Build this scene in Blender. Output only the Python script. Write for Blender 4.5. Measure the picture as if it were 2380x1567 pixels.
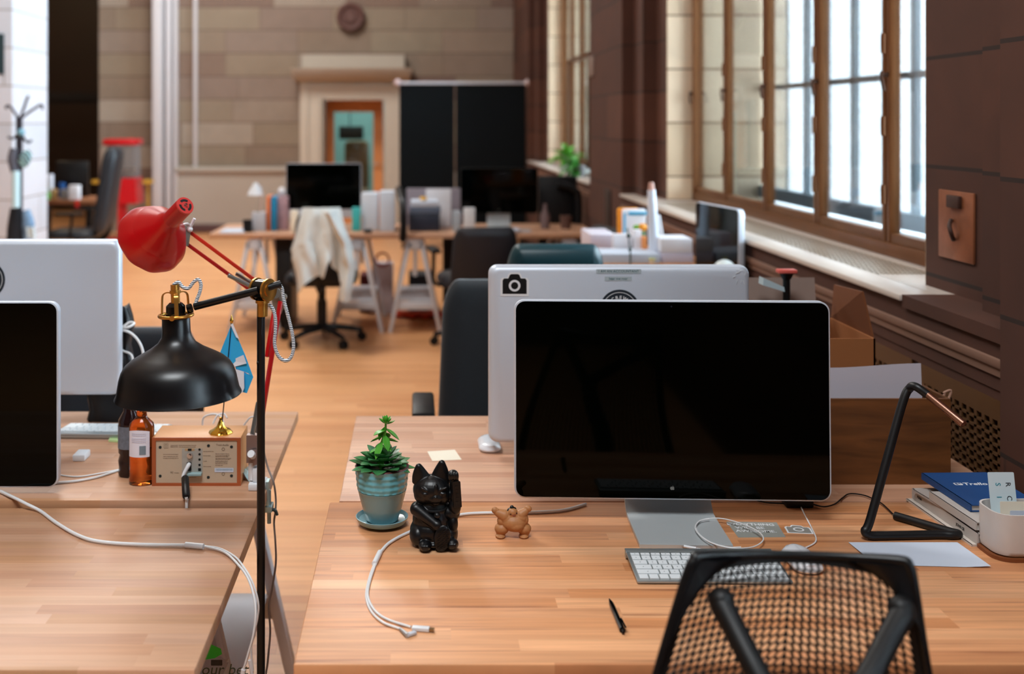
import bpy, bmesh, math, random
from mathutils import Vector, Matrix, Quaternion
random.seed(7)
PI = math.pi
sc = bpy.context.scene
for _o in list(bpy.data.objects):
    bpy.data.objects.remove(_o)
col = bpy.data.collections.new('office'); sc.collection.children.link(col)

# ---------------------------------------------------------------- camera, world, lights, exposure
FOC, PX, PY, EYE = 2560.0, 965.0, 280.0, 1.57
cd = bpy.data.cameras.new('camera'); cam = bpy.data.objects.new('camera', cd); sc.collection.objects.link(cam)
cam.location = (0, 0, EYE); cam.rotation_euler = (PI/2, 0, 0)
cd.sensor_width = 36; cd.lens = FOC/2380*36
cd.shift_x = (1190-PX)/2380; cd.shift_y = -(783.5-PY)/2380
cd.clip_start = .05; cd.clip_end = 200
cd.dof.use_dof = True; cd.dof.focus_distance = 2.22; cd.dof.aperture_fstop = 2.6
sc.camera = cam
sc.view_settings.view_transform = 'Standard'; sc.view_settings.look = 'None'
sc.view_settings.exposure = 0.30; sc.view_settings.gamma = 1.0
sc.cycles.use_denoising = True
sc.cycles.max_bounces = 8; sc.cycles.diffuse_bounces = 4; sc.cycles.glossy_bounces = 4; sc.cycles.transparent_max_bounces = 16
sc.cycles.caustics_reflective = False; sc.cycles.caustics_refractive = False
sc.cycles.sample_clamp_indirect = 6
w = bpy.data.worlds.new('world'); sc.world = w; w.use_nodes = True
bg = w.node_tree.nodes['Background']
bg.inputs[0].default_value = (.80, .93, 1.0, 1); bg.inputs[1].default_value = 17.0

def area(name, loc, rot, sx, sy, power, color, spread=PI):
    l = bpy.data.lights.new(name, 'AREA'); l.shape = 'RECTANGLE'; l.size = sx; l.size_y = sy
    l.energy = power; l.color = color; l.spread = spread
    o = bpy.data.objects.new(name, l); sc.collection.objects.link(o); o.location = loc; o.rotation_euler = rot
    return o
WIN = (0, math.radians(90), 0)
# daylight entering each tall window bay (wide soft sources standing outside the glass), local x = up, local y = along the wall
# every tall bay is a portal that guides the sky's light into the hall
for _n, _y, _w in (('near', -.7, 3.4), ('main', 5.03, 3.5), ('far', 11.05, 3.5)):
    _p = area('daylight_portal_'+_n, (2.26, _y, 3.0), WIN, 3.85, _w, 1, (1, 1, 1)); _p.data.cycles.is_portal = True
# unseen fill lights added near the ceiling and in the rooms behind
area('added_fill_front', (-.7, -.4, 5.85), (0, 0, 0), 2.4, 1.6, 235, (.92, .97, 1))  # added fill for the desks and the faces turned to the camera
area('panelled_room_fill', (-6.2, 17.0, 5.1), (0, 0, 0), .8, .8, 40, (1, .8, .5))  # added fill that brightens the panelling behind the tall opening
area('added_fill_middle', (-2.4, 6.4, 5.85), (0, 0, 0), 1.8, 1.8, 170, (1, .98, .94))
area('added_fill_back', (-2.2, 12.2, 5.85), (0, 0, 0), 1.8, 1.8, 215, (1, .98, .94))
area('side_room_fill', (-.9, 17.2, 2.9), (0, 0, 0), 1.2, 1.2, 38, (.9, 1, .98))  # added fill that lights the room behind the door glass

# ---------------------------------------------------------------- pixel helpers (photo pixel + depth or height -> place in the hall)
def W(px, py, Y): return Vector(((px-PX)*Y/FOC, Y, EYE-(py-PY)*Y/FOC))
def G(px, py, z=.73):
    Y = (EYE-z)*FOC/(py-PY); return Vector(((px-PX)*Y/FOC, Y, z))

# ---------------------------------------------------------------- materials
def lin(c):
    return tuple(((v/255)/12.92 if v/255 <= .04045 else ((v/255+.055)/1.055)**2.4) for v in c)
MC = {}
def mat(name, rgb, rough=.5, metal=0, spec=.5, coat=0, noise=0, nscale=20, bump=0, bscale=200, trans=0, ior=1.45, sheen=0, emit=None, estr=0):
    if name in MC: return MC[name]
    m = bpy.data.materials.new(name); m.use_nodes = True; nt = m.node_tree; b = nt.nodes['Principled BSDF']
    c = lin(rgb); b.inputs['Base Color'].default_value = (*c, 1); b.inputs['Roughness'].default_value = rough
    b.inputs['Metallic'].default_value = metal; b.inputs['Specular IOR Level'].default_value = spec
    b.inputs['Coat Weight'].default_value = coat; b.inputs['Transmission Weight'].default_value = trans; b.inputs['IOR'].default_value = ior
    b.inputs['Sheen Weight'].default_value = sheen
    if emit: b.inputs['Emission Color'].default_value = (*lin(emit), 1); b.inputs['Emission Strength'].default_value = estr
    tc = nt.nodes.new('ShaderNodeTexCoord')
    if noise:
        n = nt.nodes.new('ShaderNodeTexNoise'); n.inputs['Scale'].default_value = nscale; n.inputs['Detail'].default_value = 4
        nt.links.new(tc.outputs['Object'], n.inputs['Vector'])
        mx = nt.nodes.new('ShaderNodeMix'); mx.data_type = 'RGBA'
        mx.inputs['A'].default_value = (*[v*(1-noise) for v in c], 1); mx.inputs['B'].default_value = (*[min(1, v*(1+noise)) for v in c], 1)
        nt.links.new(n.outputs['Fac'], mx.inputs['Factor']); nt.links.new(mx.outputs['Result'], b.inputs['Base Color'])
    if bump:
        n2 = nt.nodes.new('ShaderNodeTexNoise'); n2.inputs['Scale'].default_value = bscale
        nt.links.new(tc.outputs['Object'], n2.inputs['Vector'])
        bp = nt.nodes.new('ShaderNodeBump'); bp.inputs['Strength'].default_value = bump; bp.inputs['Distance'].default_value = .002
        nt.links.new(n2.outputs['Fac'], bp.inputs['Height']); nt.links.new(bp.outputs['Normal'], b.inputs['Normal'])
    MC[name] = m; return m

def _math(nt, op, a, b=None):
    n = nt.nodes.new('ShaderNodeMath'); n.operation = op
    for i, v in enumerate((a, b)):
        if v is None: continue
        if isinstance(v, (int, float)): n.inputs[i].default_value = v
        else: nt.links.new(v, n.inputs[i])
    return n.outputs[0]

def cells(name, cols, cw, ch, uaxis='X', vaxis='Y', uoff=0, voff=0, rough=.45, grain=.25, gs=(2.5, 60, 60), mortar=0, mcol=(60, 40, 35), streak=0, scol=(120, 80, 55), bump=.15, spec=.4, ends=1.0, stag=None):
    """staves, floor strips or coursed stone: every cell gets a colour of its own."""
    m = bpy.data.materials.new(name); m.use_nodes = True; nt = m.node_tree; L = nt.links; b = nt.nodes['Principled BSDF']
    geo = nt.nodes.new('ShaderNodeNewGeometry'); sp = nt.nodes.new('ShaderNodeSeparateXYZ'); L.new(geo.outputs['Position'], sp.inputs[0])
    def ax(a):
        if a == 'XY': return _math(nt, 'ADD', sp.outputs['X'], sp.outputs['Y'])
        return sp.outputs[a]
    u = _math(nt, 'ADD', ax(uaxis), 50+uoff); v = _math(nt, 'ADD', ax(vaxis), 50+voff)
    vr = _math(nt, 'DIVIDE', v, ch); row = _math(nt, 'FLOOR', vr)
    wn = nt.nodes.new('ShaderNodeTexWhiteNoise'); wn.noise_dimensions = '1D'; L.new(row, wn.inputs['W'])
    if stag is None: sh = wn.outputs['Value']
    else: sh = _math(nt, 'MULTIPLY', _math(nt, 'MODULO', row, 2), stag)
    uc = _math(nt, 'ADD', _math(nt, 'DIVIDE', u, cw), sh); cu = _math(nt, 'FLOOR', uc)
    cb = nt.nodes.new('ShaderNodeCombineXYZ'); L.new(cu, cb.inputs[0]); L.new(row, cb.inputs[1])
    w2 = nt.nodes.new('ShaderNodeTexWhiteNoise'); w2.noise_dimensions = '2D'; L.new(cb.outputs[0], w2.inputs['Vector'])
    r = nt.nodes.new('ShaderNodeValToRGB'); r.color_ramp.interpolation = 'LINEAR'; L.new(w2.outputs['Value'], r.inputs[0])
    els = r.color_ramp.elements
    while len(els) < len(cols): els.new(.5)
    for i, c in enumerate(cols):
        els[i].position = i/(len(cols)-1); els[i].color = (*lin(c), 1)
    # grain: stretched noise, shifted per cell
    cx = nt.nodes.new('ShaderNodeCombineXYZ')
    L.new(_math(nt, 'ADD', _math(nt, 'MULTIPLY', ax(uaxis), gs[0]), _math(nt, 'MULTIPLY', w2.outputs['Value'], 37)), cx.inputs[0])
    L.new(_math(nt, 'MULTIPLY', ax(vaxis), gs[1]), cx.inputs[1])
    L.new(_math(nt, 'MULTIPLY', row, 1.7), cx.inputs[2])
    n = nt.nodes.new('ShaderNodeTexNoise'); n.inputs['Scale'].default_value = 1; n.inputs['Detail'].default_value = 5; n.inputs['Distortion'].default_value = .6
    L.new(cx.outputs[0], n.inputs['Vector'])
    mx = nt.nodes.new('ShaderNodeMix'); mx.data_type = 'RGBA'; mx.blend_type = 'MULTIPLY'; mx.inputs['Factor'].default_value = 1
    L.new(r.outputs['Color'], mx.inputs['A'])
    mr = nt.nodes.new('ShaderNodeMapRange'); mr.inputs['From Min'].default_value = .3; mr.inputs['From Max'].default_value = .7
    mr.inputs['To Min'].default_value = 1-grain; mr.inputs['To Max'].default_value = 1+grain*.4; L.new(n.outputs['Fac'], mr.inputs['Value'])
    L.new(mr.outputs['Result'], mx.inputs['B']); out = mx.outputs['Result']
    if streak:
        c2 = nt.nodes.new('ShaderNodeCombineXYZ')
        L.new(_math(nt, 'ADD', _math(nt, 'MULTIPLY', ax(uaxis), gs[0]*.9), _math(nt, 'MULTIPLY', w2.outputs['Value'], 91)), c2.inputs[0])
        L.new(_math(nt, 'MULTIPLY', ax(vaxis), gs[1]*1.2), c2.inputs[1])
        n3 = nt.nodes.new('ShaderNodeTexNoise'); n3.inputs['Scale'].default_value = .8; n3.inputs['Detail'].default_value = 3; L.new(c2.outputs[0], n3.inputs['Vector'])
        m3 = nt.nodes.new('ShaderNodeMapRange'); m3.inputs['From Min'].default_value = .58; m3.inputs['From Max'].default_value = .72
        m3.inputs['To Max'].default_value = streak; L.new(n3.outputs['Fac'], m3.inputs['Value'])
        mz = nt.nodes.new('ShaderNodeMix'); mz.data_type = 'RGBA'; L.new(m3.outputs['Result'], mz.inputs['Factor'])
        L.new(out, mz.inputs['A']); mz.inputs['B'].default_value = (*lin(scol), 1); out = mz.outputs['Result']
    if mortar:
        fv = _math(nt, 'MULTIPLY', _math(nt, 'FRACT', vr), ch); fu = _math(nt, 'MULTIPLY', _math(nt, 'FRACT', uc), cw)
        k = _math(nt, 'MAXIMUM', _math(nt, 'LESS_THAN', fv, mortar), _math(nt, 'MULTIPLY', _math(nt, 'LESS_THAN', fu, mortar), ends))
        mm = nt.nodes.new('ShaderNodeMix'); mm.data_type = 'RGBA'; L.new(k, mm.inputs['Factor']); L.new(out, mm.inputs['A'])
        mm.inputs['B'].default_value = (*lin(mcol), 1); out = mm.outputs['Result']
    L.new(out, b.inputs['Base Color'])
    if bump:
        bp = nt.nodes.new('ShaderNodeBump'); bp.inputs['Strength'].default_value = bump; bp.inputs['Distance'].default_value = .002
        L.new(n.outputs['Fac'], bp.inputs['Height']); L.new(bp.outputs['Normal'], b.inputs['Normal'])
    b.inputs['Roughness'].default_value = rough; b.inputs['Specular IOR Level'].default_value = spec
    MC[name] = m; return m

def glassy(name, tint=(1, 1, 1), refl=.08, rough=.0, opacity=0, ocol=(200, 210, 215)):
    m = bpy.data.materials.new(name); m.use_nodes = True; nt = m.node_tree; nt.nodes.clear(); L = nt.links
    o = nt.nodes.new('ShaderNodeOutputMaterial'); t = nt.nodes.new('ShaderNodeBsdfTransparent'); t.inputs[0].default_value = (*tint, 1)
    g = nt.nodes.new('ShaderNodeBsdfGlossy'); g.inputs['Roughness'].default_value = rough
    f = nt.nodes.new('ShaderNodeFresnel'); f.inputs[0].default_value = 1.45
    mx = nt.nodes.new('ShaderNodeMixShader'); L.new(_math(nt, 'MULTIPLY', f.outputs[0], refl/.08), mx.inputs[0]); L.new(t.outputs[0], mx.inputs[1]); L.new(g.outputs[0], mx.inputs[2])
    out = mx.outputs[0]
    if opacity:
        d = nt.nodes.new('ShaderNodeBsdfDiffuse'); d.inputs[0].default_value = (*lin(ocol), 1)
        m2 = nt.nodes.new('ShaderNodeMixShader'); m2.inputs[0].default_value = opacity; L.new(out, m2.inputs[1]); L.new(d.outputs[0], m2.inputs[2]); out = m2.outputs[0]
    L.new(out, o.inputs[0]); MC[name] = m; return m

def stripes(name, a, b_, scale, axis='Z', rough=.8, zig=True):
    m = bpy.data.materials.new(name); m.use_nodes = True; nt = m.node_tree; L = nt.links; b = nt.nodes['Principled BSDF']
    geo = nt.nodes.new('ShaderNodeNewGeometry'); wv = nt.nodes.new('ShaderNodeTexWave'); wv.bands_direction = axis
    wv.inputs['Scale'].default_value = scale; wv.inputs['Distortion'].default_value = 2.5 if zig else 0; wv.inputs['Detail Scale'].default_value = 2
    L.new(geo.outputs['Position'], wv.inputs['Vector'])
    r = nt.nodes.new('ShaderNodeValToRGB'); r.color_ramp.elements[0].position = .35; r.color_ramp.elements[1].position = .6
    r.color_ramp.elements[0].color = (*lin(a), 1); r.color_ramp.elements[1].color = (*lin(b_), 1)
    L.new(wv.outputs['Fac'], r.inputs[0]); L.new(r.outputs[0], b.inputs['Base Color']); b.inputs['Roughness'].default_value = rough
    MC[name] = m; return m

# ---------------------------------------------------------------- mesh building
def catmull(pts, n=8, closed=False):
    P = [Vector(p) for p in pts]
    if len(P) < 3: return P
    out = []
    N = len(P); rng = range(N if closed else N-1)
    for i in rng:
        if closed: p0, p1, p2, p3 = P[i-1], P[i], P[(i+1) % N], P[(i+2) % N]
        else: p0 = P[i-1] if i else P[0]*2-P[1]; p1 = P[i]; p2 = P[i+1]; p3 = P[i+2] if i+2 < N else P[-1]*2-P[-2]
        for k in range(n):
            t = k/n; out.append(.5*((2*p1)+(-p0+p2)*t+(2*p0-5*p1+4*p2-p3)*t*t+(-p0+3*p1-3*p2+p3)*t**3))
    if not closed: out.append(P[-1])
    return out
def rrect(w_, h_, r, n=6, cx=0, cz=0):
    pts = []
    for (sx, sz, a0) in ((1, 1, 0), (-1, 1, 90), (-1, -1, 180), (1, -1, 270)):
        for k in range(n+1):
            a = math.radians(a0+90*k/n); pts.append((cx+sx*(w_/2-r)+r*math.cos(a), cz+sz*(h_/2-r)+r*math.sin(a)))
    return pts
def frame_of(n):
    n = Vector(n).normalized(); up = Vector((0, 0, 1)) if abs(n.z) < .95 else Vector((0, 1, 0))
    r = up.cross(n).normalized(); u = n.cross(r); return r, u, n     # right, up, normal
class MB:
    def __init__(s): s.bm = bmesh.new()
    def box(s, x0, x1, y0, y1, z0, z1, M=None, bev=0):
        r = bmesh.ops.create_cube(s.bm, size=1)['verts']
        T = Matrix.Translation(((x0+x1)/2, (y0+y1)/2, (z0+z1)/2)) @ Matrix.Diagonal((x1-x0, y1-y0, z1-z0, 1))
        bmesh.ops.transform(s.bm, matrix=T, verts=r)
        if bev:
            e = {e for v in r for e in v.link_edges}
            g = bmesh.ops.bevel(s.bm, geom=list(e), offset=bev, segments=2, affect='EDGES', profile=.5)
            r = g['verts'] if M else r
        if M is not None:
            vs = {v for v in r} if not bev else set(g['verts']) | {v for f in g['faces'] for v in f.verts}
            if bev:
                seen = set(vs); st = list(vs)
                while st:
                    v = st.pop()
                    for ed in v.link_edges:
                        o = ed.other_vert(v)
                        if o not in seen: seen.add(o); st.append(o)
                vs = seen
            bmesh.ops.transform(s.bm, matrix=M, verts=list(vs))
        return s
    def cbox(s, c, size, M=None, bev=0):
        return s.box(c[0]-size[0]/2, c[0]+size[0]/2, c[1]-size[1]/2, c[1]+size[1]/2, c[2]-size[2]/2, c[2]+size[2]/2, M, bev)
    def beam(s, p0, p1, w_, t, bev=0, up=(0, 0, 1)):
        """rectangular bar from p0 to p1, w_ wide across 'up', t thick along it"""
        p0, p1 = Vector(p0), Vector(p1); d = (p1-p0); L_ = d.length; d.normalize(); up = Vector(up)
        if abs(d.dot(up)) > .98: up = Vector((0, 1, 0))
        x = d.cross(up).normalized(); y = x.cross(d).normalized()
        M = Matrix((x, y, d)).transposed().to_4x4(); M.translation = (p0+p1)/2
        return s.box(-w_/2, w_/2, -t/2, t/2, -L_/2, L_/2, M, bev)
    def rings(s, rings, close=True, cap0=True, cap1=True):
        V = [[s.bm.verts.new(p) for p in r] for r in rings]
        for a, b in zip(V, V[1:]):
            n = len(a)
            for i in range(n if close else n-1):
                j = (i+1) % n
                try: s.bm.faces.new((a[i], a[j], b[j], b[i]))
                except ValueError: pass
        if cap0: s.bm.faces.new(list(reversed(V[0])))
        if cap1: s.bm.faces.new(V[-1])
        return s
    def tube(s, pts, r, n=10, smooth=6, closed=False):
        P = catmull(pts, smooth, closed) if smooth else [Vector(p) for p in pts]
        N = len(P); rs = r if isinstance(r, (list, tuple)) else None
        rings = []; prev = None
        for i, p in enumerate(P):
            a = P[i-1] if (i or closed) else p; b = P[(i+1) % N] if (i+1 < N or closed) else p
            t = (b-a).normalized()
            if prev is None: x, y, _ = frame_of(t)
            else:
                x = prev-t*prev.dot(t)
                x = x.normalized() if x.length > 1e-6 else frame_of(t)[0]
                y = t.cross(x)
            prev = x
            rad = r if rs is None else rs[min(len(rs)-1, int(round(i/(N-1)*(len(rs)-1))))]
            if rs is not None:
                f = i/(N-1)*(len(rs)-1); k = min(int(f), len(rs)-2); rad = rs[k]+(rs[k+1]-rs[k])*(f-k)
            rings.append([p+x*rad*math.cos(2*PI*k/n)+y*rad*math.sin(2*PI*k/n) for k in range(n)])
        if closed: rings.append(rings[0]); s.rings(rings, cap0=False, cap1=False); bmesh.ops.remove_doubles(s.bm, verts=s.bm.verts, dist=1e-6)
        else: s.rings(rings)
        return s
    def cyl(s, p0, p1, r0, r1=None, n=24): return s.tube([p0, p1], [r0, r1 if r1 is not None else r0], n, 0)
    def lathe(s, prof, M=None, n=48, mod=None, cap0=False, cap1=False):
        M = M or Matrix.Identity(4); rings = []
        for (r, z) in prof:
            rings.append([M @ Vector(((r*(mod(a, r, z) if mod else 1))*math.cos(a), (r*(mod(a, r, z) if mod else 1))*math.sin(a), z)) for a in [2*PI*k/n for k in range(n)]])
        return s.rings(rings, cap0=cap0, cap1=cap1)
    def ball(s, c, rad, R=None, u=20, v=14):
        r = bmesh.ops.create_uvsphere(s.bm, u_segments=u, v_segments=v, radius=1)['verts']
        rad = (rad,)*3 if isinstance(rad, (int, float)) else rad
        M = Matrix.Translation(c) @ (R.to_4x4() if R is not None else Matrix.Identity(4)) @ Matrix.Diagonal((*rad, 1))
        bmesh.ops.transform(s.bm, matrix=M, verts=r); return s
    def prism(s, pts, M, t=.001):
        """2-D outline (x right, y up) extruded t along local z of M"""
        a = [s.bm.verts.new(M @ Vector((p[0], p[1], 0))) for p in pts]; b = [s.bm.verts.new(M @ Vector((p[0], p[1], t))) for p in pts]
        n = len(pts)
        s.bm.faces.new(list(reversed(a))); s.bm.faces.new(b)
        for i in range(n):
            j = (i+1) % n; s.bm.faces.new((a[i], a[j], b[j], b[i]))
        return s
    def annulus(s, r0, r1, M, t=.0005, n=40, a0=0, a1=2*PI):
        full = abs(a1-a0-2*PI) < 1e-4; K = n if full else n+1
        A = [a0+(a1-a0)*k/n for k in range(K)]
        q = []
        for (r, z) in ((r0, 0), (r1, 0), (r1, t), (r0, t)): q.append([s.bm.verts.new(M @ Vector((r*math.cos(a), r*math.sin(a), z))) for a in A])
        for k in range(n):
            j = (k+1) % K
            for i in range(4): s.bm.faces.new((q[i][k], q[(i+1) % 4][k], q[(i+1) % 4][j], q[i][j]))
        return s
    def grid(s, f, nu, nv, thick=0):
        V = [[s.bm.verts.new(f(i/nu, j/nv)) for i in range(nu+1)] for j in range(nv+1)]
        fs = []
        for j in range(nv):
            for i in range(nu): fs.append(s.bm.faces.new((V[j][i], V[j][i+1], V[j+1][i+1], V[j+1][i])))
        if thick: s.bm.normal_update(); bmesh.ops.solidify(s.bm, geom=fs, thickness=thick)
        return s
    def build(s, name, m, parent=None, world=True, smooth=None, base=None):
        """smooth: angle in degrees under which edges are shaded smooth"""
        me = bpy.data.meshes.new(name)
        bmesh.ops.recalc_face_normals(s.bm, faces=s.bm.faces)
        o = bpy.data.objects.new(name, me); col.objects.link(o)
        off = None
        if parent is not None:
            o.parent = parent
            if world: off = absloc(parent)
        elif base is not None: off = Vector(base); o.location = off
        elif base is None and world and len(s.bm.verts):
            xs = [v.co for v in s.bm.verts]; off = Vector(((min(p.x for p in xs)+max(p.x for p in xs))/2, (min(p.y for p in xs)+max(p.y for p in xs))/2, min(p.z for p in xs))); o.location = off
        if off is not None: bmesh.ops.translate(s.bm, vec=-off, verts=s.bm.verts)
        ang = math.radians(40 if smooth is None else smooth)
        for f in s.bm.faces: f.smooth = True
        for e in s.bm.edges:
            e.smooth = len(e.link_faces) == 2 and e.calc_face_angle(3.2) < ang
        s.bm.to_mesh(me); s.bm.free(); me.materials.append(m)
        return o
def absloc(o):
    v = Vector(o.location)
    while o.parent is not None: o = o.parent; v = v+Vector(o.location)
    return v
def tag(o, label=None, cat=None, group=None, kind=None):
    if label: o['label'] = label
    if cat: o['category'] = cat
    if group: o['group'] = group
    if kind: o['kind'] = kind
    return o
def thing(name, label, cat, loc=(0, 0, 0), group=None, kind=None):
    o = bpy.data.objects.new(name, None); col.objects.link(o); o.location = loc; o.empty_display_size = .05
    return tag(o, label, cat, group, kind)
def struct(name, mb, m, **k):
    o = mb.build(name, m, base=(0, 0, 0), **k); o['kind'] = 'structure'; return o
def copy_tree(o, parent=None, name=None):
    c = o.copy(); col.objects.link(c)
    c.parent = parent
    for ch in [x for x in col.objects if x.parent == o]: copy_tree(ch, c)
    return c
def basis(origin, right, up):
    r = Vector(right).normalized(); u = Vector(up); u = (u-r*u.dot(r)).normalized(); n = r.cross(u)
    M = Matrix((r, u, n)).transposed().to_4x4(); M.translation = Vector(origin); return M
def text(s_, size, M, m, parent, name='lettering', t=.0004, align='CENTER', spacing=1.0, bold=0, shear=0):
    cu = bpy.data.curves.new('t', 'FONT'); cu.body = s_; cu.size = size; cu.extrude = t/2; cu.align_x = align; cu.align_y = 'CENTER'
    cu.space_character = spacing; cu.offset = bold; cu.shear = shear; cu.resolution_u = 3
    to = bpy.data.objects.new('t', cu); sc.collection.objects.link(to)
    me = bpy.data.meshes.new_from_object(to.evaluated_get(bpy.context.evaluated_depsgraph_get()))
    bpy.data.objects.remove(to)
    Mo = M.copy()
    off = absloc(parent) if parent is not None else Vector((0, 0, 0)); Mo.translation = Mo.translation-off
    me.transform(Mo); me.name = name
    o = bpy.data.objects.new(name, me); col.objects.link(o); o.parent = parent; me.materials.clear(); me.materials.append(m)
    return o
def sculpt(name, mb, m, parent, voxel, it=6, world=True):
    """fuse overlapping volumes into one continuous skin"""
    o = mb.build(name, m, parent, world)
    a = o.modifiers.new('r', 'REMESH'); a.mode = 'VOXEL'; a.voxel_size = voxel; a.use_smooth_shade = True
    b = o.modifiers.new('s', 'SMOOTH'); b.iterations = it; b.factor = .5
    dg = bpy.context.evaluated_depsgraph_get()
    me = bpy.data.meshes.new_from_object(o.evaluated_get(dg)); o.modifiers.clear(); old = o.data; o.data = me
    me.materials.clear(); me.materials.append(m)
    for p in me.polygons: p.use_smooth = True
    return o

# material list
BLACK = mat('black_plastic', (7, 7, 9), .45, spec=.35)
BLACKM = mat('black_matte_metal', (5, 5, 7), .36, spec=.45)
BLACKG = mat('black_gloss_plastic', (8, 8, 9), .12)
SCREEN = mat('dark_screen_glass', (1, 2, 1), .05, spec=.14)
ALU = mat('brushed_aluminium', (186, 190, 194), .42, metal=.75)
ALUB = mat('satin_aluminium', (206, 214, 226), .45, metal=.3)
CHROME = mat('chrome', (215, 218, 222), .12, metal=1)
STEEL = mat('galvanised_steel', (165, 165, 160), .35, metal=.9)
BRASS = mat('brass', (205, 150, 70), .28, metal=.9)
GOLD = mat('polished_gold', (230, 180, 70), .15, metal=1)
COPPER = mat('copper_tube', (205, 160, 140), .2, metal=1)
REDP = mat('red_enamel', (176, 6, 12), .3, spec=.5, coat=.3)
REDC = mat('red_enamel_cap', (205, 62, 58), .3, coat=.3)
WHITE = mat('white_plastic', (226, 228, 232), .35)
WHITEM = mat('white_painted_wood', (205, 206, 212), .55, noise=.05, nscale=8)
CORD = mat('white_cable', (225, 225, 226), .4)
PAPER = mat('white_paper', (198, 208, 224), .8, noise=.03, nscale=9)
CREAM = mat('cream_paper', (236, 226, 206), .8)
WOODC = mat('cherry_veneer', (168, 86, 48), .42, noise=.18, nscale=14)
WOODT = mat('light_cherry_veneer', (205, 145, 92), .4, noise=.1, nscale=14)
BEECH = cells('beech_staves', [(186, 136, 106), (202, 156, 124), (196, 146, 114), (190, 140, 102), (204, 160, 134)], .52, .036, rough=.42, grain=.14, gs=(3, 55, 60), streak=.35, scol=(180, 128, 98), ends=.5)
BEECH2 = cells('dark_beech_staves', [(202, 136, 92), (232, 172, 126), (220, 154, 106), (206, 138, 90), (236, 182, 138)], .55, .0385, rough=.4, grain=.2, gs=(3, 60, 60), streak=.75, scol=(140, 86, 60), uoff=.23)
BEECHF = cells('pink_beech_staves', [(206, 158, 130), (214, 168, 138), (200, 150, 120), (190, 140, 112)], .55, .0385, rough=.42, grain=.16, gs=(3, 60, 60), streak=.35, scol=(165, 112, 88), uoff=.6)
FLOOR = cells('maple_floor_strips', [(216, 152, 102), (230, 168, 116), (220, 158, 106), (206, 140, 92)], .9, .057, rough=.35, grain=.12, gs=(2, 30, 60), mortar=.0015, mcol=(150, 100, 62), ends=.6)
STONEB = cells('coursed_sandstone', [(126, 104, 92), (144, 130, 112), (134, 116, 102), (162, 150, 136), (120, 98, 88), (148, 130, 114)], 1.02, .3245, 'X', 'Z', 0.35, .06, rough=.85, grain=.08, gs=(4, 4, 4), mortar=.014, mcol=(98, 78, 68), ends=.5, bump=.1)
STONEL = cells('pale_limestone_blocks', [(196, 200, 210), (208, 210, 218), (202, 204, 214)], 1.4, .325, 'XY', 'Z', 0, .14, rough=.85, grain=.05, gs=(4, 4, 4), mortar=.012, mcol=(150, 145, 145), bump=.1)
STONER = cells('shade_browned_sandstone_blocks', [(72, 41, 29), (82, 48, 34), (68, 38, 27), (88, 53, 38)], 1.5, .319, 'XY', 'Z', .3, -.07, rough=.8, grain=.2, gs=(3, 3, 3), mortar=.011, mcol=(38, 24, 18), ends=.5, bump=.25)  # wall stone with the shade on the piers darkened into its colour
STONEW = cells('daylight_paled_reveal_stone', [(224, 198, 168), (232, 208, 178), (216, 190, 158)], 1.5, .33, 'XY', 'Z', .3, -.07, rough=.85, grain=.15, gs=(3, 3, 3), mortar=.011, mcol=(130, 100, 76), ends=.3, bump=.2)  # same stone, daylight on the reveals lightened into its colour
STONES = mat('smooth_sill_stone', (204, 192, 182), .35, noise=.08, nscale=5, spec=.5)
STONED = mat('smooth_dado_stone', (176, 168, 158), .8, noise=.07, nscale=2)
BRONZE = mat('bronze_window_frame', (112, 68, 32), .4, metal=.35, noise=.2, nscale=6)
# ================================================================ THE HALL
struct('floor', MB().box(-9.5, 1.42, -5, 21, -.1, 0), FLOOR)
struct('ceiling', MB().box(-9.5, 2.4, -5, 21, 6, 6.2), mat('ceiling_plaster', (200, 190, 175), .9, noise=.05))
m = MB()
# right wall: lower wall under the sills, stepped piers between the deep window bays
FACE = 1.38
for (a, b) in ((-5, 1.0-3.4), (7.35, 8.7), (13.4, 15.5)): m.box(FACE, 2.4, a, b, 0, 6)
m.box(1.357, 2.4, 1.0, 2.555, 0, 6)
for (x, a, b) in ((1.46, 2.555, 2.835), (1.52, 2.835, 3.28), (1.55, 6.78, 7.06), (1.46, 7.06, 7.35), (1.46, 8.7, 9.0), (1.55, 9.0, 9.28), (1.55, 12.8, 13.1), (1.46, 13.1, 13.4)): m.box(x, 2.2, a, b, 0, 6)
for (a, b) in ((-2.4, 1.0), (3.28, 6.78), (9.28, 12.8)):
    m.box(1.66, 2.2, a, b, 4.9, 6)
    m.box(1.70, 2.2, a, b, 0, 1.045)
m.box(1.37, 1.76, 2.555, 3.1, 1.045, 1.08)
# wall below the sill, above and below the radiator grilles
for (a, b) in ((-2.4, 1.0), (2.57, 7.35), (8.7, 13.4)):
    m.box(FACE, 1.5, a, b, .93, 1.062); m.box(FACE, 1.5, a, b, 0, .2)
    m.box(FACE+.004, 1.5, a, b, .905, .93)
m.box(FACE, 1.5, 5.15, 7.35, .2, .93); m.box(FACE, 1.5, 8.7, 13.4, .2, .93); m.box(FACE, 1.5, -2.4, 1.0, .2, .93)
m.box(1.56, 1.60, 2.5, 5.2, 0, 1.04)
struct('wall_right', m, STONER)
m = MB()
m.box(2.18, 2.30, 1.0, 3.28, 0, 6); m.box(2.18, 2.3, 6.78, 9.28, 0, 6); m.box(2.18, 2.3, 12.8, 16, 0, 6); m.box(2.18, 2.3, -5, -2.4, 0, 6)
m.box(1.55, 2.18, 6.765, 6.78, 1.085, 4.9); m.box(1.55, 2.18, 12.785, 12.8, 1.085, 4.9); m.box(1.525, 2.18, 3.28, 3.292, 1.085, 4.9)
struct('trim_1', m, STONEW)
m = MB()                                                   # moulding under the sills
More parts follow.
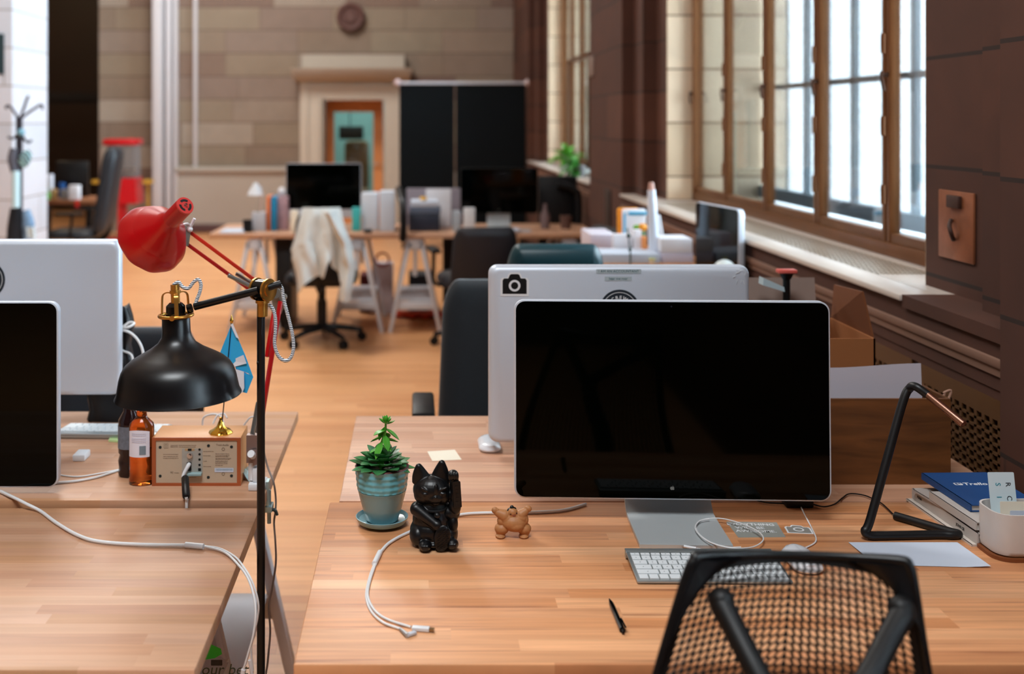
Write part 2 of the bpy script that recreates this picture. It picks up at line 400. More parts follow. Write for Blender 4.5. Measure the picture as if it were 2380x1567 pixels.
for (a, b) in ((-2.4, 1.0), (2.57, 7.35), (8.7, 13.4)):
    m.box(FACE-.012, FACE, a, b, .985, 1.008, bev=.004); m.box(FACE-.006, FACE, a, b, .965, .985)
struct('trim_2', m, mat('brown_moulding_stone', (120, 88, 72), .7))
m = MB()
for (a, b) in ((-2.4, 1.0), (3.1, 7.35), (8.7, 13.4)):
    m.box(1.362, 1.47, a, b, 1.062, 1.08, bev=.004); m.box(1.66, 1.76, a, b, 1.045, 1.08)
    m.box(1.47, 1.66, a, b, 1.045, 1.05)
for (a, b) in ((3.1, 3.5), (6.6, 7.35), (8.7, 9.5), (12.6, 13.4), (-2.4, -2.2), (.8, 1.0)): m.box(1.47, 1.66, a, b, 1.06, 1.08)
struct('trim_3', m, STONES)
m = MB()                                                   # slotted warm-air register let into the sill
y = 3.5
while y < 6.6: m.box(1.472, 1.658, y, y+.010, 1.072, 1.0795); y += .05
for k in range(13): m.box(1.472+k*.0152, 1.472+k*.0152+.007, 3.5, 6.6, 1.071, 1.0785)
struct('trim_4', m, mat('painted_register_metal', (190, 176, 160), .3, metal=.3))
# radiator grilles of punched metal set in the wall below the window
GRL = mat('punched_brown_metal', (96, 66, 38), .5, metal=.3)
for gi, (ya, yb) in enumerate(((1.2+1.37, 3.03), (3.07, 3.62), (3.66, 4.3), (4.34, 5.15))):
    m = MB(); x0, x1 = FACE+.004, FACE+.012
    m.box(x0, x1, ya, yb, .855, .905); m.box(x0, x1, ya, yb, .2, .24); m.box(x0, x1, ya, ya+.035, .24, .855); m.box(x0, x1, yb-.035, yb, .24, .855)
    y = ya+.035
    while y < yb-.04: m.box(x0, x1, y, y+.0125, .24, .855); y += .037
    z = .24
    while z < .85: m.box(x0, x1, ya+.035, yb-.035, z, z+.0065); z += .0212
    o = struct('trim_%d' % (5+gi), m, GRL)
# back wall with the doorway and the tall opening to the dark room
YB = 15.5; m = MB()
DX0, DX1, DZ = -1.31, -.44, 1.93
OX0, OX1 = -6.9, -4.45
m.box(OX1, DX0, YB, YB+.5, 0, 6); m.box(DX1, 2.3, YB, YB+.5, 0, 6); m.box(DX0, DX1, YB, YB+.5, DZ, 6)
m.box(-9.5, OX0, YB, YB+.5, 0, 6); m.box(OX0, OX1, YB, YB+.5, 5.2, 6)
struct('wall_back', m, STONEB)
m = MB()                                                    # vertical ribs of the pilaster
def strip(x0px, x1px, dep, z0, z1): m.box((x0px-PX)*(YB-dep)/FOC, (x1px-PX)*(YB-dep)/FOC, YB-dep, YB, z0, z1, bev=.015)
strip(353, 374, .34, 0, 6); strip(384, 396, .2, 0, 6); strip(402, 411, .12, 0, 6); strip(449, 457, .08, .9, 6)
struct('trim_9', m, mat('pale_pilaster_stone', (206, 204, 208), .75))
m = MB(); m.box(-3.36, (693-PX)*YB/FOC, YB-.09, YB, 0, .84); m.box(-3.36, (693-PX)*YB/FOC, YB-.14, YB, .84, .92, bev=.03)
m.box(DX1+.42, FACE, YB-.09, YB, 0, .84)
struct('trim_10', m, STONED)
struct('baseboard_back', MB().box(-3.36, (693-PX)*YB/FOC, YB-.12, YB-.09, 0, .12, bev=.01), mat('dark_base_stone', (92, 66, 66), .6))
m = MB(); S = 15.25
def px(x): return (x-PX)*S/FOC
def pz(y): return EYE-(y-PY)*S/FOC
m.box(px(697), px(750), S, YB, 0, pz(232)); m.box(px(893), px(946), S, YB, 0, pz(232)); m.box(px(697), px(946), S, YB, pz(232), pz(190))
m.box(px(706), px(716), S-.03, S, 0, pz(200)); m.box(px(736), px(744), S-.03, S, 0, pz(226)); m.box(px(716), px(930), S-.03, S, pz(204), pz(198))
struct('trim_11', m, mat('door_surround_stone', (196, 186, 172), .75, noise=.06))
m = MB(); m.rings([[(px(690), S-.06, pz(190)), (px(950), S-.06, pz(190)), (px(950), YB, pz(190)), (px(690), YB, pz(190))], [(px(682), S-.22, pz(176)), (px(956), S-.22, pz(176)), (px(956), YB, pz(176)), (px(682), YB, pz(176))], [(px(680), S-.26, pz(160)), (px(958), S-.26, pz(160)), (px(958), YB, pz(160)), (px(680), YB, pz(160))]])
m.box(px(700), px(940), S+.1, YB, pz(160), pz(126))
struct('trim_12', m, mat('door_cornice_stone', (178, 166, 152), .75, noise=.06))
# door leaf
d = thing('door_1', None, None, (DX0, 15.8, 0), kind='structure')
OAK = mat('orange_oak_door', (226, 150, 92), .45, noise=.12, nscale=6)
m = MB(); D0, D1 = DX0+.02, DX1-.02
m.box(D0, D0+.125, 15.8, 15.85, .01, DZ-.02); m.box(D1-.14, D1, 15.8, 15.85, .01, DZ-.02); m.box(D0+.125, D1-.14, 15.8, 15.85, DZ-.24, DZ-.02); m.box(D0+.125, D1-.14, 15.8, 15.85, .01, .35)
m.build('door_leaf', OAK, d)
MB().box(D0+.125, D1-.14, 15.822, 15.828, .35, DZ-.24).build('pane', glassy('door_glass', (.8, .97, .95), .1), d)
m = MB(); m.cyl((D1-.07, 15.8, .95), (D1-.07, 15.74, .95), .012); m.cyl((D1-.07, 15.745, .95), (D1-.17, 15.745, .95), .009); m.build('handle', STEEL, d)
# room seen through the door glass
struct('wall_1', MB().box(-3, 1.2, 18.6, 18.7, 0, 3).box(-3, -2.9, 16, 18.6, 0, 3).box(1.1, 1.2, 16, 18.6, 0, 3).box(-3, 1.2, 16, 18.7, 3, 3.1), mat('teal_room_paint', (160, 186, 186), .8))
# dark room behind the tall opening
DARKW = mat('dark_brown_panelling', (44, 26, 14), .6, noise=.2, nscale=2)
struct('wall_left', MB().box(-9.6, -9.5, -5, 21, 0, 6), mat('grey_brown_wall_plaster', (120, 100, 86), .9))  # plain grey-brown plaster on the left wall that closes the hall
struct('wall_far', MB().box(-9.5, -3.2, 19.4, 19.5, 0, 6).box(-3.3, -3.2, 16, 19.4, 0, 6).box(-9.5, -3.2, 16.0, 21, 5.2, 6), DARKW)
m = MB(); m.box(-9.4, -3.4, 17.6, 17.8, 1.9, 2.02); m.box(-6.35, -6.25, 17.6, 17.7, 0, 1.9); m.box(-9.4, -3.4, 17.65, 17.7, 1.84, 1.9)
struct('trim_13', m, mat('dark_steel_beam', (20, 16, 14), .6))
struct('wall_rear', MB().box(-9.5, 2.4, -5.1, -5, 0, 6), mat('rear_wall_stone', (74, 62, 54), .9))
# pale limestone column at the left edge
struct('trim_14', MB().box(-5.2, (29-PX)*9.4/FOC, 9.4, 10.3, 0, 6, bev=.01), STONEL)
m = MB(); m.box((0-PX)*9.35/FOC-.5, (5-PX)*9.35/FOC, 9.385, 9.4, EYE+(PY-172)*9.35/FOC, EYE+(PY-78)*9.35/FOC)
tag(m.build('poster', mat('dark_teal_print', (36, 58, 64), .6)), 'dark teal poster edge hung on the pale column at far left', 'poster')
# medallion
m = MB(); c = W(815, 40, YB-.04); M = Matrix.Translation(c) @ Matrix.Rotation(PI/2, 4, 'X')
m.lathe([(0, .07), (.07, .07), (.09, .045), (.13, .045), (.15, .075), (.17, .08), (.2, .05), (.205, -.04), (0, -.04)], M)
for k in range(12): a = 2*PI*k/12; m.ball(c+Vector((.11*math.cos(a), -.045, .11*math.sin(a))), .016, u=8, v=6)
tag(m.build('wall_medallion', mat('brown_cast_medallion', (96, 66, 60), .6)), 'round brown cast medallion on the stone wall above the door', 'medallion')

# ---------------------------------------------------------------- windows
PANE = glassy('window_glass', (.96, .98, .98), .06)
GREYF = mat('grey_painted_storm_frame', (128, 142, 150), .5)
def window(idx, ya, yb, n, ztop=4.9, zbot=1.08, detail=True, open_last=False):
    t = thing('window_%d' % idx, None, None, (1.72, (ya+yb)/2, zbot), kind='structure')
    m = MB(); m.box(1.70, 1.76, ya, yb, zbot, zbot+.05, bev=.006); m.box(1.70, 1.76, ya, yb, ztop-.06, ztop, bev=.006)
    m.box(1.70, 1.76, ya, ya+.035, zbot, ztop); m.box(1.70, 1.76, yb-.035, yb, zbot, ztop); m.build('window_frame', BRONZE, t)
    step = (yb-ya)/n
    for k in range(n):
        a = ya+k*step; b = a+step; f = MB(); wide = .034
        f.box(1.705, 1.745, a+.006, a+wide, zbot+.05, ztop-.06, bev=.004); f.box(1.705, 1.745, b-wide, b-.006, zbot+.05, ztop-.06, bev=.004)
        f.box(1.708, 1.742, a+wide, b-wide, zbot+.05, zbot+.085, bev=.003); f.box(1.708, 1.742, a+wide, b-wide, ztop-.1, ztop-.06)
        c = f.build('casement', BRONZE, t)
        MB().box(1.723, 1.727, a+wide, b-wide, zbot+.085, ztop-.1).build('pane', PANE, c)
        if detail:
            h = MB()
            for z in (1.3, 1.55, 1.85, 2.4): h.cyl((1.70, a+.012, z-.035), (1.70, a+.012, z+.035), .008, n=10)
            h.build('hinge', mat('aged_brass_hinge', (120, 76, 44), .4, metal=.6), c)
            h = MB(); h.cyl((1.705, b-.02, 1.735), (1.68, b-.02, 1.735), .009, n=10); h.tube([(1.682, b-.02, 1.745), (1.676, b-.035, 1.72), (1.676, b-.055, 1.675)], .006, 8); h.build('latch', mat('dark_bronze_latch', (60, 36, 22), .4, metal=.6), c)
    s = MB(); y = ya+.1                                       # outer storm window
    s.box(2.10, 2.15, ya, yb, 1.10, 1.17); s.box(2.11, 2.14, ya, yb, 1.75, 1.778); s.box(2.10, 2.15, ya, yb, 3.2, 3.25)
    while y < yb+.05:
        s.box(2.11, 2.14, y-.032, y+.0, 1.10, ztop); s.box(2.12, 2.128, y+.30, y+.310, 1.17, ztop); y += .648
    so = s.build('storm_frame', GREYF, t)
    MB().box(2.122, 2.126, ya, yb, 1.17, ztop).build('pane', glassy('dusty_storm_glass', (.95, .97, 1), .06, .1, .06), so)
window(1, 3.30, 6.76, 5)
window(2, 9.30, 12.78, 5, detail=False)
window(3, -2.38, .98, 5, detail=False)
struct('trim_15', MB().box(1.76, 2.3, -2.4, 1.0, 1.045, 1.078).box(1.76, 2.3, 3.3, 6.76, 1.045, 1.078).box(1.76, 2.3, 9.3, 12.78, 1.045, 1.078), mat('outer_sill_stone', (200, 206, 214), .7))
# casement standing ajar in the far bay
t = thing('window_4', None, None, (1.6, 12.3, 1.1), kind='structure')
a, b = W(1323, 150, 12.3), W(1372, 118, 10.75); zb = 1.12
m = MB(); A0 = Vector((a.x, a.y, zb)); B0 = Vector((b.x, b.y, zb)); A1 = Vector((a.x, a.y, 2.22)); B1 = Vector((b.x, b.y, 2.22))
for (p, q) in ((A0, A1), (B0, B1), (A0, B0), (A1, B1)): m.beam(p, q, .045, .045)
m.build('casement', mat('dark_sash_wood', (84, 54, 30), .5), t)
# metal hatch plate on the near pier
t = thing('metal_plate', 'rusty copper hatch plate with hook fixed on the dark near pier', 'plate', (1.518, 3.08, 1.2))
RUST = mat('rusty_copper_plate', (150, 92, 62), .45, metal=.4, noise=.5, nscale=14, bump=.3, bscale=60)
MB().box(1.512, 1.52, 2.985, 3.185, 1.178, 1.372, bev=.003).build('plate', RUST, t)
MB().box(1.50, 1.512, 3.045, 3.115, 1.325, 1.36, bev=.003).build('lock_box', mat('dark_rusty_iron', (60, 34, 24), .6), t)
MB().tube([(1.508, 3.10, 1.29), (1.496, 3.085, 1.275), (1.496, 3.075, 1.255), (1.508, 3.085, 1.235)], .006, 8).build('hook', mat('dark_rusty_iron', (60, 34, 24)), t)

# ================================================================ FURNITURE BUILDERS
def trestle(x, y0, y1, label, w=.2, top=.70, group=None):
    t = thing('trestle', label, 'trestle', (x, (y0+y1)/2, 0), group)
    for yy in (y0, y1):
        for s in (-1, 1):
            MB().beam((x+s*w, yy, 0), (x+s*.045, yy, top-.03), .028, .045, .002, up=(0, 1, 0)).build('leg', WHITEM, t)
        MB().cbox((x, yy, top-.05), (.11, .045, .07), bev=.004).build('collar', WHITEM, t)
        MB().cyl((x, yy, top-.28), (x, yy, top-.02), .014, n=12).build('height_screw', WHITEM, t)
        k = .17
        MB().cbox((x, yy, .15+k*.3), (2*(w-(w-.045)*(.2/top))-.02, .022, .06), bev=.002).build('cross_bar', WHITEM, t)
    MB().box(x-.035, x+.035, y0-.02, y1+.02, top-.025, top, bev=.002).build('top_rail', WHITEM, t)
    MB().box(x-.13, x+.13, y0+.02, y1-.02, .232, .248, bev=.002).build('shelf', WHITEM, t)
    return t
def desk(x0, x1, y0, y1, z, label, m, group=None, th=.028):
    o = MB().box(x0, x1, y0, y1, z-th, z, bev=.003).build('work_desk', m, base=((x0+x1)/2, (y0+y1)/2, z-th)); return tag(o, label, 'desk', group)
desk(-.188, 1.345, 1.70, 2.424, .73, 'near right beech desk top holding the black cat and big display', BEECH2)
desk(-.168, 1.335, 2.432, 3.132, .73, 'beech desk top behind the near right desk, under the silver computer back', BEECHF)
desk(-1.885, -.337, 1.685, 2.391, .729, 'near left beech desk top crossed by a white cable', BEECH)
desk(-1.885, -.333, 2.404, 3.138, .741, 'beech desk top under the wooden radio and red lamp', BEECH)
trestle(.15, 1.74, 2.38, 'white wooden trestle under the left end of the near right desk', top=.702)
trestle(1.08, 1.74, 2.38, 'white wooden trestle under the near right desk beside the window wall', top=.702)
trestle(.16, 2.47, 3.09, 'white wooden trestle below the silver computer back, left end', top=.702)
trestle(1.08, 2.47, 3.09, 'white wooden trestle below the cartons beside the grille', top=.702)
trestle(-.53, 1.74, 2.36, 'white wooden trestle under the near left desk behind the hanging cable', top=.701)
trestle(-1.6, 1.74, 2.36, 'white wooden trestle under the far left end of the near left desk', top=.701)
trestle(-.545, 2.44, 3.10, 'white wooden trestle leaning out right below the red lamp desk', top=.713)
trestle(-1.6, 2.44, 3.10, 'white wooden trestle under the left end of the radio desk', top=.713)

FABRIC = mat('dark_slate_fabric', (20, 27, 33), .85, noise=.15, nscale=60, sheen=.2)
FABRIC2 = mat('navy_black_fabric', (12, 18, 28), .8, noise=.1, nscale=60, sheen=.2)
def office_chair(x, y, rot, label, fm, bw=.48, bh=.55, seat_z=.48, back_top=1.06, thick=.07, mesh=False, teal=False, lean=.08, loc_z=0, group=None, arms=True, curve=.05):
    """swivel chair; its sitter looks along local +Y, backrest at -Y"""
    t = thing('office_chair', label, 'chair', (x, y, 0), group)
    R = Matrix.Rotation(rot, 4, 'Z')
    def part(mb, name, m_, par=t, sm=None):
        bmesh.ops.transform(mb.bm, matrix=R, verts=mb.bm.verts); return mb.build(name, m_, par, world=False, smooth=sm)
    s = MB(); rings = []
    for (k, z) in ((.86, 0), (1, .02), (1, .06), (.9, .085), (.5, .092)):
        rings.append([(p[0]*k, p[1]*k+.02, seat_z-.06+z) for p in rrect(.50, .48, .12, 6)])
    part(s.rings(rings), 'seat', fm, sm=60)
    b = MB(); z0 = back_top-bh; rings = []
    def bp(u, v, d):           # u across -1..1, v up 0..1
        return Vector((u*bw/2*(1-.12*v**3), -.24-lean*v-curve*(1-u*u)+d, z0+v*bh))
    N = 10; prof = []
    out = rrect(2, 1, .18, 6)
    for (k, d) in ((.9, 0), (1, thick*.3), (1, thick*.7), (.9, thick)):
        rings.append([bp(p[0]*k, .5+p[1]*k, d-thick/2) for p in out])
    b.rings(rings, cap0=False, cap1=False)
    for d in (0, thick):
        b.grid(lambda u, v: bp((u*2-1)*.74, .5+(v-.5)*.78, d-thick/2+(.004 if d else -.004)), 8, 8)
    bb = b
    # close front and back with fans built from the ring inwards
    for ringk, d in ((0, -thick/2), (-1, thick/2)):
        r0 = rings[ringk]; inner = [bp(p[0]*.7, .5+p[1]*.7, d*1.15) for p in out]; in2 = [bp(p[0]*.3, .5+p[1]*.3, d*1.2) for p in out]
        bb.rings([r0, inner, in2], cap0=False)
    bmesh.ops.remove_doubles(b.bm, verts=b.bm.verts, dist=1e-5)
    part(b, 'backrest', fm, sm=70)
    part(MB().tube([(0, -.05, seat_z-.08), (0, -.2, seat_z-.08), (0, -.31, seat_z), (0, -.33, z0+bh*.45)], .022, 8), 'back_bracket', BLACK)
    part(MB().cyl((0, 0, .11), (0, 0, seat_z-.06), .028, n=14).cyl((0, 0, .09), (0, 0, .3), .036, n=14), 'gas_column', BLACK)
    for k in range(5):
        a = 2*PI*k/5+.3; dx, dy = math.cos(a), math.sin(a)
        l = part(MB().tube([(0, 0, .11), (dx*.15, dy*.15, .10), (dx*.29, dy*.29, .075)], [.028, .022, .016], 8), 'base_leg', BLACK)
        w_ = MB(); c = Vector((dx*.29, dy*.29, .03))
        for s_ in (-1, 1): w_.cyl(c+Vector((-dy, dx, 0))*.008*s_, c+Vector((-dy, dx, 0))*.024*s_, .03, n=14)
        w_.cyl((c.x, c.y, .03), (c.x, c.y, .08), .008, n=8)
        part(w_, 'caster', BLACK, l)
    if arms:
        for s_ in (-1, 1):
            part(MB().tube([(s_*.2, 0, seat_z-.05), (s_*.29, 0, seat_z-.03), (s_*.3, -.02, seat_z+.1), (s_*.3, -.03, seat_z+.19)], .014, 8).cbox((s_*.3, 0, seat_z+.2), (.07, .26, .028), bev=.01), 'armrest', BLACK)
    return t
def outline_scale(pts, k, cx=0, cy=0): return [(cx+(p[0]-cx)*k, cy+(p[1]-cy)*k) for p in pts]
def apple(size):
    pts = []
    half = [(0, .78), (.12, .86), (.3, .92), (.5, .88), (.66, .76), (.56, .64), (.52, .5), (.56, .34), (.72, .22), (.62, .0), (.46, -.16), (.3, -.2), (.12, -.13), (0, -.12)]
    left = [(-.12, -.13), (-.3, -.2), (-.46, -.14), (-.64, .08), (-.72, .36), (-.68, .64), (-.52, .84), (-.3, .92), (-.12, .86)]
    return [(p[0]*size, (p[1]-.36)*size) for p in half+left], [(0.02*size, .6*size), (.2*size, .66*size), (.3*size, .92*size), (.1*size, .82*size)]
def computer(name, label, cat, x, y, zb, yaw, w_=.65, h_=.411, chin=False, tilt=0, stand_w=.182, silver=ALUB, logo=True, desk_z=.73, group=None, stand_depth=.17):
    """all-in-one or display: the screen faces local -Y, its bottom edge at zb above the desk"""
    t = thing(name, label, cat, (x, y, desk_z), group)
    R = Matrix.Rotation(yaw, 4, 'Z') @ Matrix.Translation((0, 0, zb-desk_z)) @ Matrix.Rotation(tilt, 4, 'X')
    R0 = Matrix.Rotation(yaw, 4, 'Z')
    def part(mb, nm, m_, par=t, sm=None, R_=R):
        bmesh.ops.transform(mb.bm, matrix=R_, verts=mb.bm.verts); return mb.build(nm, m_, par, world=False, smooth=sm)
    b = MB(); rings = []
    def rr(k, yy): return [(p[0], yy, p[1]+h_/2) for p in rrect(w_-2*k, h_-2*k, max(.004, .022-k*.3), 6)]
    for (k, yy) in ((.002, -.001), (0, 0), (0, .014), (.0012, .0205), (.0035, .0255), (.008, .0292), (.014, .031)): rings.append(rr(k, yy))
    hs = part(b.rings(rings), 'housing', silver, sm=50)
    g = MB(); gh = h_-.006 if not chin else h_*.84; gc = h_/2 if not chin else h_-.003-gh/2
    M = basis((0, -.0012, gc), (1, 0, 0), (0, 0, 1))
    part(g.prism(rrect(w_-.007, gh, .019 if not chin else .015, 6), M, .0008), 'screen_glass', SCREEN)
    if logo and not chin:
        l = MB(); A, B = apple(.0062); M = basis((0, -.0022, .024), (1, 0, 0), (0, 0, 1)); l.prism(A, M, .0003); l.prism(B, M, .0003)
        part(l, 'fruit_logo', mat('grey_logo_print', (120, 122, 120), .4))
        part(MB().prism([(.002*math.cos(a*PI/6), .002*math.sin(a*PI/6)) for a in range(12)], basis((0, -.0022, h_-.012), (1, 0, 0), (0, 0, 1)), .0003), 'camera_lens', mat('lens_dark_blue', (28, 32, 44), .1))
    zc = zb-desk_z; s = MB()
    path = [(.045, zc+.2), (.05, zc+.12), (.055, zc*.6+.02), (.05, .03), (.03, .012), (0, .0065), (-stand_depth+.05, .0045), (-stand_depth+.03, .0035)]
    P = catmull([(0, a, b_) for a, b_ in path], 6); hw = stand_w/2; rings = []
    for i, p in enumerate(P):
        q0 = P[max(0, i-1)]; q1 = P[min(len(P)-1, i+1)]; tt = (q1-q0).normalized(); nn = Vector((0, -tt.z, tt.y))*.0035
        rings.append([Vector((-hw, 0, 0))+p+nn, Vector((hw, 0, 0))+p+nn, Vector((hw, 0, 0))+p-nn, Vector((-hw, 0, 0))+p-nn])
    part(s.rings(rings), 'stand', mat('stand_aluminium', (196, 202, 204), .4, metal=.35), R_=R0)
    part(MB().cbox((0, .037, h_/2), (.15, .012, .06), bev=.003), 'hinge_plate', silver)
    t['w'] = w_; del t['w']
    return t, R, hs
# ================================================================ COMPUTERS ON THE NEAR DESKS
def disc(r, n=48): return [(r*math.cos(2*PI*k/n), r*math.sin(2*PI*k/n)) for k in range(n)]
NAVY = mat('badge_navy', (22, 32, 42), .4); WINK = mat('white_ink', (226, 228, 230), .5)
LBL = mat('grey_label_tape', (172, 184, 190), .5); INK = mat('teal_grey_ink', (58, 96, 100), .6); DINK = mat('dark_ink', (40, 38, 36), .6)
t, R, hs = computer('display_monitor', 'large black glossy display with silver edge on the near right desk', 'monitor', .5366, 2.30, .778, math.radians(-2.0), w_=.657, h_=.414, tilt=math.radians(-1.5))
t, R, hs = computer('display_monitor', 'black glossy display cut by the left photo edge on the near left desk', 'monitor', -1.118, 2.44, .757, math.radians(0), w_=.655, h_=.411)
# rear of the all-in-one on the desk behind
def badge(parent, M, r, lettering=True):
    b = MB().prism(disc(r), M, .0004).build('round_sticker', NAVY, parent)
    M2 = M @ Matrix.Translation((0, 0, .0005))
    MB().annulus(r*.845, r*.87, M2, .0003, 60).build('ring', WINK, b)
    if lettering:
        for ch, a in (('C', 32), ('R', 13), ('E', -5), ('W', -27)):
            a = math.radians(a); Ml = M2 @ Matrix.Translation((-math.sin(a)*r*.60, math.cos(a)*r*.60, 0)) @ Matrix.Rotation(a, 4, 'Z')
            text(ch, r*.24, Ml, WINK, b, bold=.0002)
        k = MB()
        for s in (-1, 1): k.prism([(p[0]+s*r*.47, p[1]+r*.37) for p in disc(r*.03, 10)], M2, .0003)
        k.build('dot', WINK, b)
        for ch, x in (('M', -.45), ('T', 0), ('L', .45)): text(ch, r*.34, M2 @ Matrix.Translation((x*r, r*.13, 0)), WINK, b)
    else:
        text('CREW', r*.3, M2 @ Matrix.Translation((0, r*.4, 0)), WINK, b)
    return b
def icon_camera(parent, M, s, body, under, ring):
    o = [(-.5, -.36), (.5, -.36), (.5, .2), (.44, .28), (.26, .28), (.2, .42), (.14, .46), (-.14, .46), (-.2, .42), (-.26, .28), (-.44, .28), (-.5, .2)]
    u = [(p[0]*s*1.16+(.01*s if p[0] > 0 else -.01*s), (p[1]-.02)*s*1.2) for p in o]
    st = MB().prism(u, M, .0003).build('camera_sticker', under, parent)
    M2 = M @ Matrix.Translation((0, 0, .0004)); MB().prism([(p[0]*s, p[1]*s) for p in o], M2, .0002).build('camera_shape', body, st)
    MB().annulus(.15*s, .24*s, M2 @ Matrix.Translation((0, -.02*s, .0003)), .0002, 32).build('lens_ring', ring, st)
    return st
YI = 2.74
t, R, hs = computer('all_in_one_computer', 'silver computer back with camera and round crew stickers on the pink beech desk', 'computer', .509, YI+.031, .765, PI, w_=.65, h_=.443, chin=True, logo=False)
def backM(px_, py_, Y): p = W(px_, py_, Y-.0006); return basis(p, (1, 0, 0), (0, 0, 1))
icon_camera(t, backM(1196, 663, YI), .060, BLACK, WHITE, WHITE)
badge(t, backM(1440, 720, YI), .0500)
a = MB().prism(rrect(.112, .011, .001, 2), backM(1438, 631, YI), .0002).build('label_tape', LBL, t); text('I AM AN ACCOUNTANT', .0088, backM(1438, 631, YI-.0004), INK, a, spacing=1.05)
a = MB().prism(rrect(.067, .0105, .001, 2), backM(1437, 648, YI), .0002).build('label_tape', LBL, t); text('hear me roar', .0088, backM(1437, 648, YI-.0004), INK, a)
m = MB(); m.prism(disc(.0022, 14), backM(1205, 991, YI), .0003).prism(disc(.001, 10), backM(1204, 981, YI), .0003).prism(rrect(.022, .0018, .0008, 2), backM(1224, 992, YI), .0003); m.build('port', DINK, t)
m = MB(); random.seed(3)
for k in range(9):
    x0 = random.uniform(1700, 1738); y0 = random.uniform(626, 655); p = W(x0, y0, YI-.0015); q = W(x0+random.uniform(-14, 10), y0+random.uniform(-10, 12), YI-.0015)
    m.cyl(p, q, .0005, n=5)
m.build('scratch', mat('pale_scratch', (232, 236, 238), .5), t)
# left computer back
YL = 2.95
t, R, hs = computer('display_monitor', 'silver display back at the left edge, above the wooden radio desk', 'monitor', -1.118, YL+.031, .832, PI, w_=.652, h_=.417, logo=False, desk_z=.741)
badge(t, backM(-32, 650, YL), .0505, False)

# ================================================================ NEAR MESH CHAIR
CY = 1.42
t = thing('mesh_chair', 'black web-backed task chair in the foreground before the near right desk', 'chair', (.497, 1.05, 0))
cxm = .497
def half_w(z): return .1378+(1.012-z)*.235-max(0, (z-.99))*.2
def surf(s, v):       # s -1..1 across, v 0 top .. 1 bottom
    z = 1.0045-v*.50 - .0085*(1-s*s)*(1-v) - .0035*s
    return Vector((cxm-.15*v*.5*(1 if v < .4 else 1-(v-.4)*1.2)+s*half_w(z), CY-.10*v-.035*s*s+.035, z))
m = MB(); NU, NV = 32, 54; m_ = MB(); bm = m.bm
def curved(s, v): return surf(s, v)
V = {}
def hole(s, v): return True
def sp(i, j):
    s = -1+2*i/NU; v = .015+j/NV*.97
    return surf(s*.985, min(1, max(0, v+.035*s*s-.015)))
grid = [[sp(i, j) for i in range(NU+1)] for j in range(NV+1)]
vg = [[bm.verts.new(p) for p in r] for r in grid]
for j in range(NV):
    for i in range(NU):
        s = -1+2*(i+.5)/NU; sl = .35*(1 if s < 0 else -1)
        A, B, C_, D = vg[j][i], vg[j][i+1], vg[j+1][i+1], vg[j+1][i]
        if j == 0 or j == NV-1 or i == 0 or i == NU-1: bm.faces.new((A, B, C_, D)); continue
        cs = [v.co for v in (A, B, C_, D)]; c = sum(cs, Vector())/4
        kx = .30; inn = []
        for q, (u_, w_) in zip(cs, ((-1, -1), (1, -1), (1, 1), (-1, 1))):
            p = c+(q-c)*.80
            p = p+(cs[1]-cs[0])*(-.22*w_*(1 if s < 0 else -1))
            inn.append(bm.verts.new(p))
        vs = (A, B, C_, D)
        for k in range(4):
            k2 = (k+1) % 4; bm.faces.new((vs[k], vs[k2], inn[k2], inn[k]))
fs = list(bm.faces); bm.normal_update(); bmesh.ops.solidify(bm, geom=fs, thickness=.002)
MESHK = mat('black_web_polymer', (9, 8, 9), .5, spec=.4)
m.build('backrest_web', MESHK, t)
m = MB()                                             # rim
P = [surf(-1, 1), surf(-1, .75), surf(-1, .5), surf(-1, .25), surf(-1, .06), surf(-.992, .012), surf(-.93, 0), surf(-.5, 0), surf(0, 0), surf(.5, 0), surf(.93, 0), surf(.992, .012), surf(1, .06), surf(1, .25), surf(1, .5), surf(1, .75), surf(1, 1)]
m.tube(P, [.007, .006, .006, .006, .007, .0075, .0075, .006, .0055, .006, .0075, .0075, .007, .006, .006, .006, .007], 10, 8)
m.build('backrest_rim', BLACKM, t)
for s in (-1, 1):                                    # moulded corner gussets
    m = MB(); rg = []
    for q in range(9):
        v = q/8; n_ = 8; wd = .50*(1-.9*v**.8)
        fr = [surf(s*(.99-wd*k/n_), .006+.21*v*(1-.6*k/n_)) for k in range(n_+1)]
        rg.append([p+Vector((0, -.006-.006*math.sin(PI*k/n_), 0)) for k, p in enumerate(fr)]+[p+Vector((0, .004, 0)) for p in reversed(fr)])
    m.rings(rg); m.build('corner_gusset', BLACKM, t, smooth=60)
for s in (-1, 1):
    top = Vector((cxm+.004+s*.1135, 1.39, .958 if s < 0 else .948)); bot = Vector((.449+s*.006, CY-.15, .835)); m = MB()
    mid = top.lerp(bot, .5)+Vector((0, -.012, 0))
    m.tube([top+Vector((0, .012, .008)), top, top.lerp(mid, .3), mid, bot], [.010, .0155, .0145, .0145, .016], 16, 6); m.ball(top+Vector((0, .004, .004)), (.0165, .0165, .0165))
    m.build('back_strut', mat('black_soft_plastic', (6, 6, 7), .5, spec=.4), t)
m = MB().tube([(.449, CY-.15, .85), (.465, CY-.16, .76), (cxm, CY-.17, .66), (cxm, CY-.19, .52), (cxm, CY-.14, .42), (cxm, 1.2, .38)], [.022, .024, .028, .03, .035, .035], 14); m.build('spine', BLACK, t)
m = MB(); rg = []
for (k, z) in ((.86, .42), (1, .435), (1, .47), (.9, .49), (.5, .495)): rg.append([(cxm+p[0]*k, 1.27+.17+p[1]*k, z) for p in rrect(.48, .44, .12, 6)])
m.rings(rg).build('seat', FABRIC, t)
MB().cyl((cxm, 1.42, .1), (cxm, 1.42, .42), .03, n=16).build('gas_column', BLACK, t)
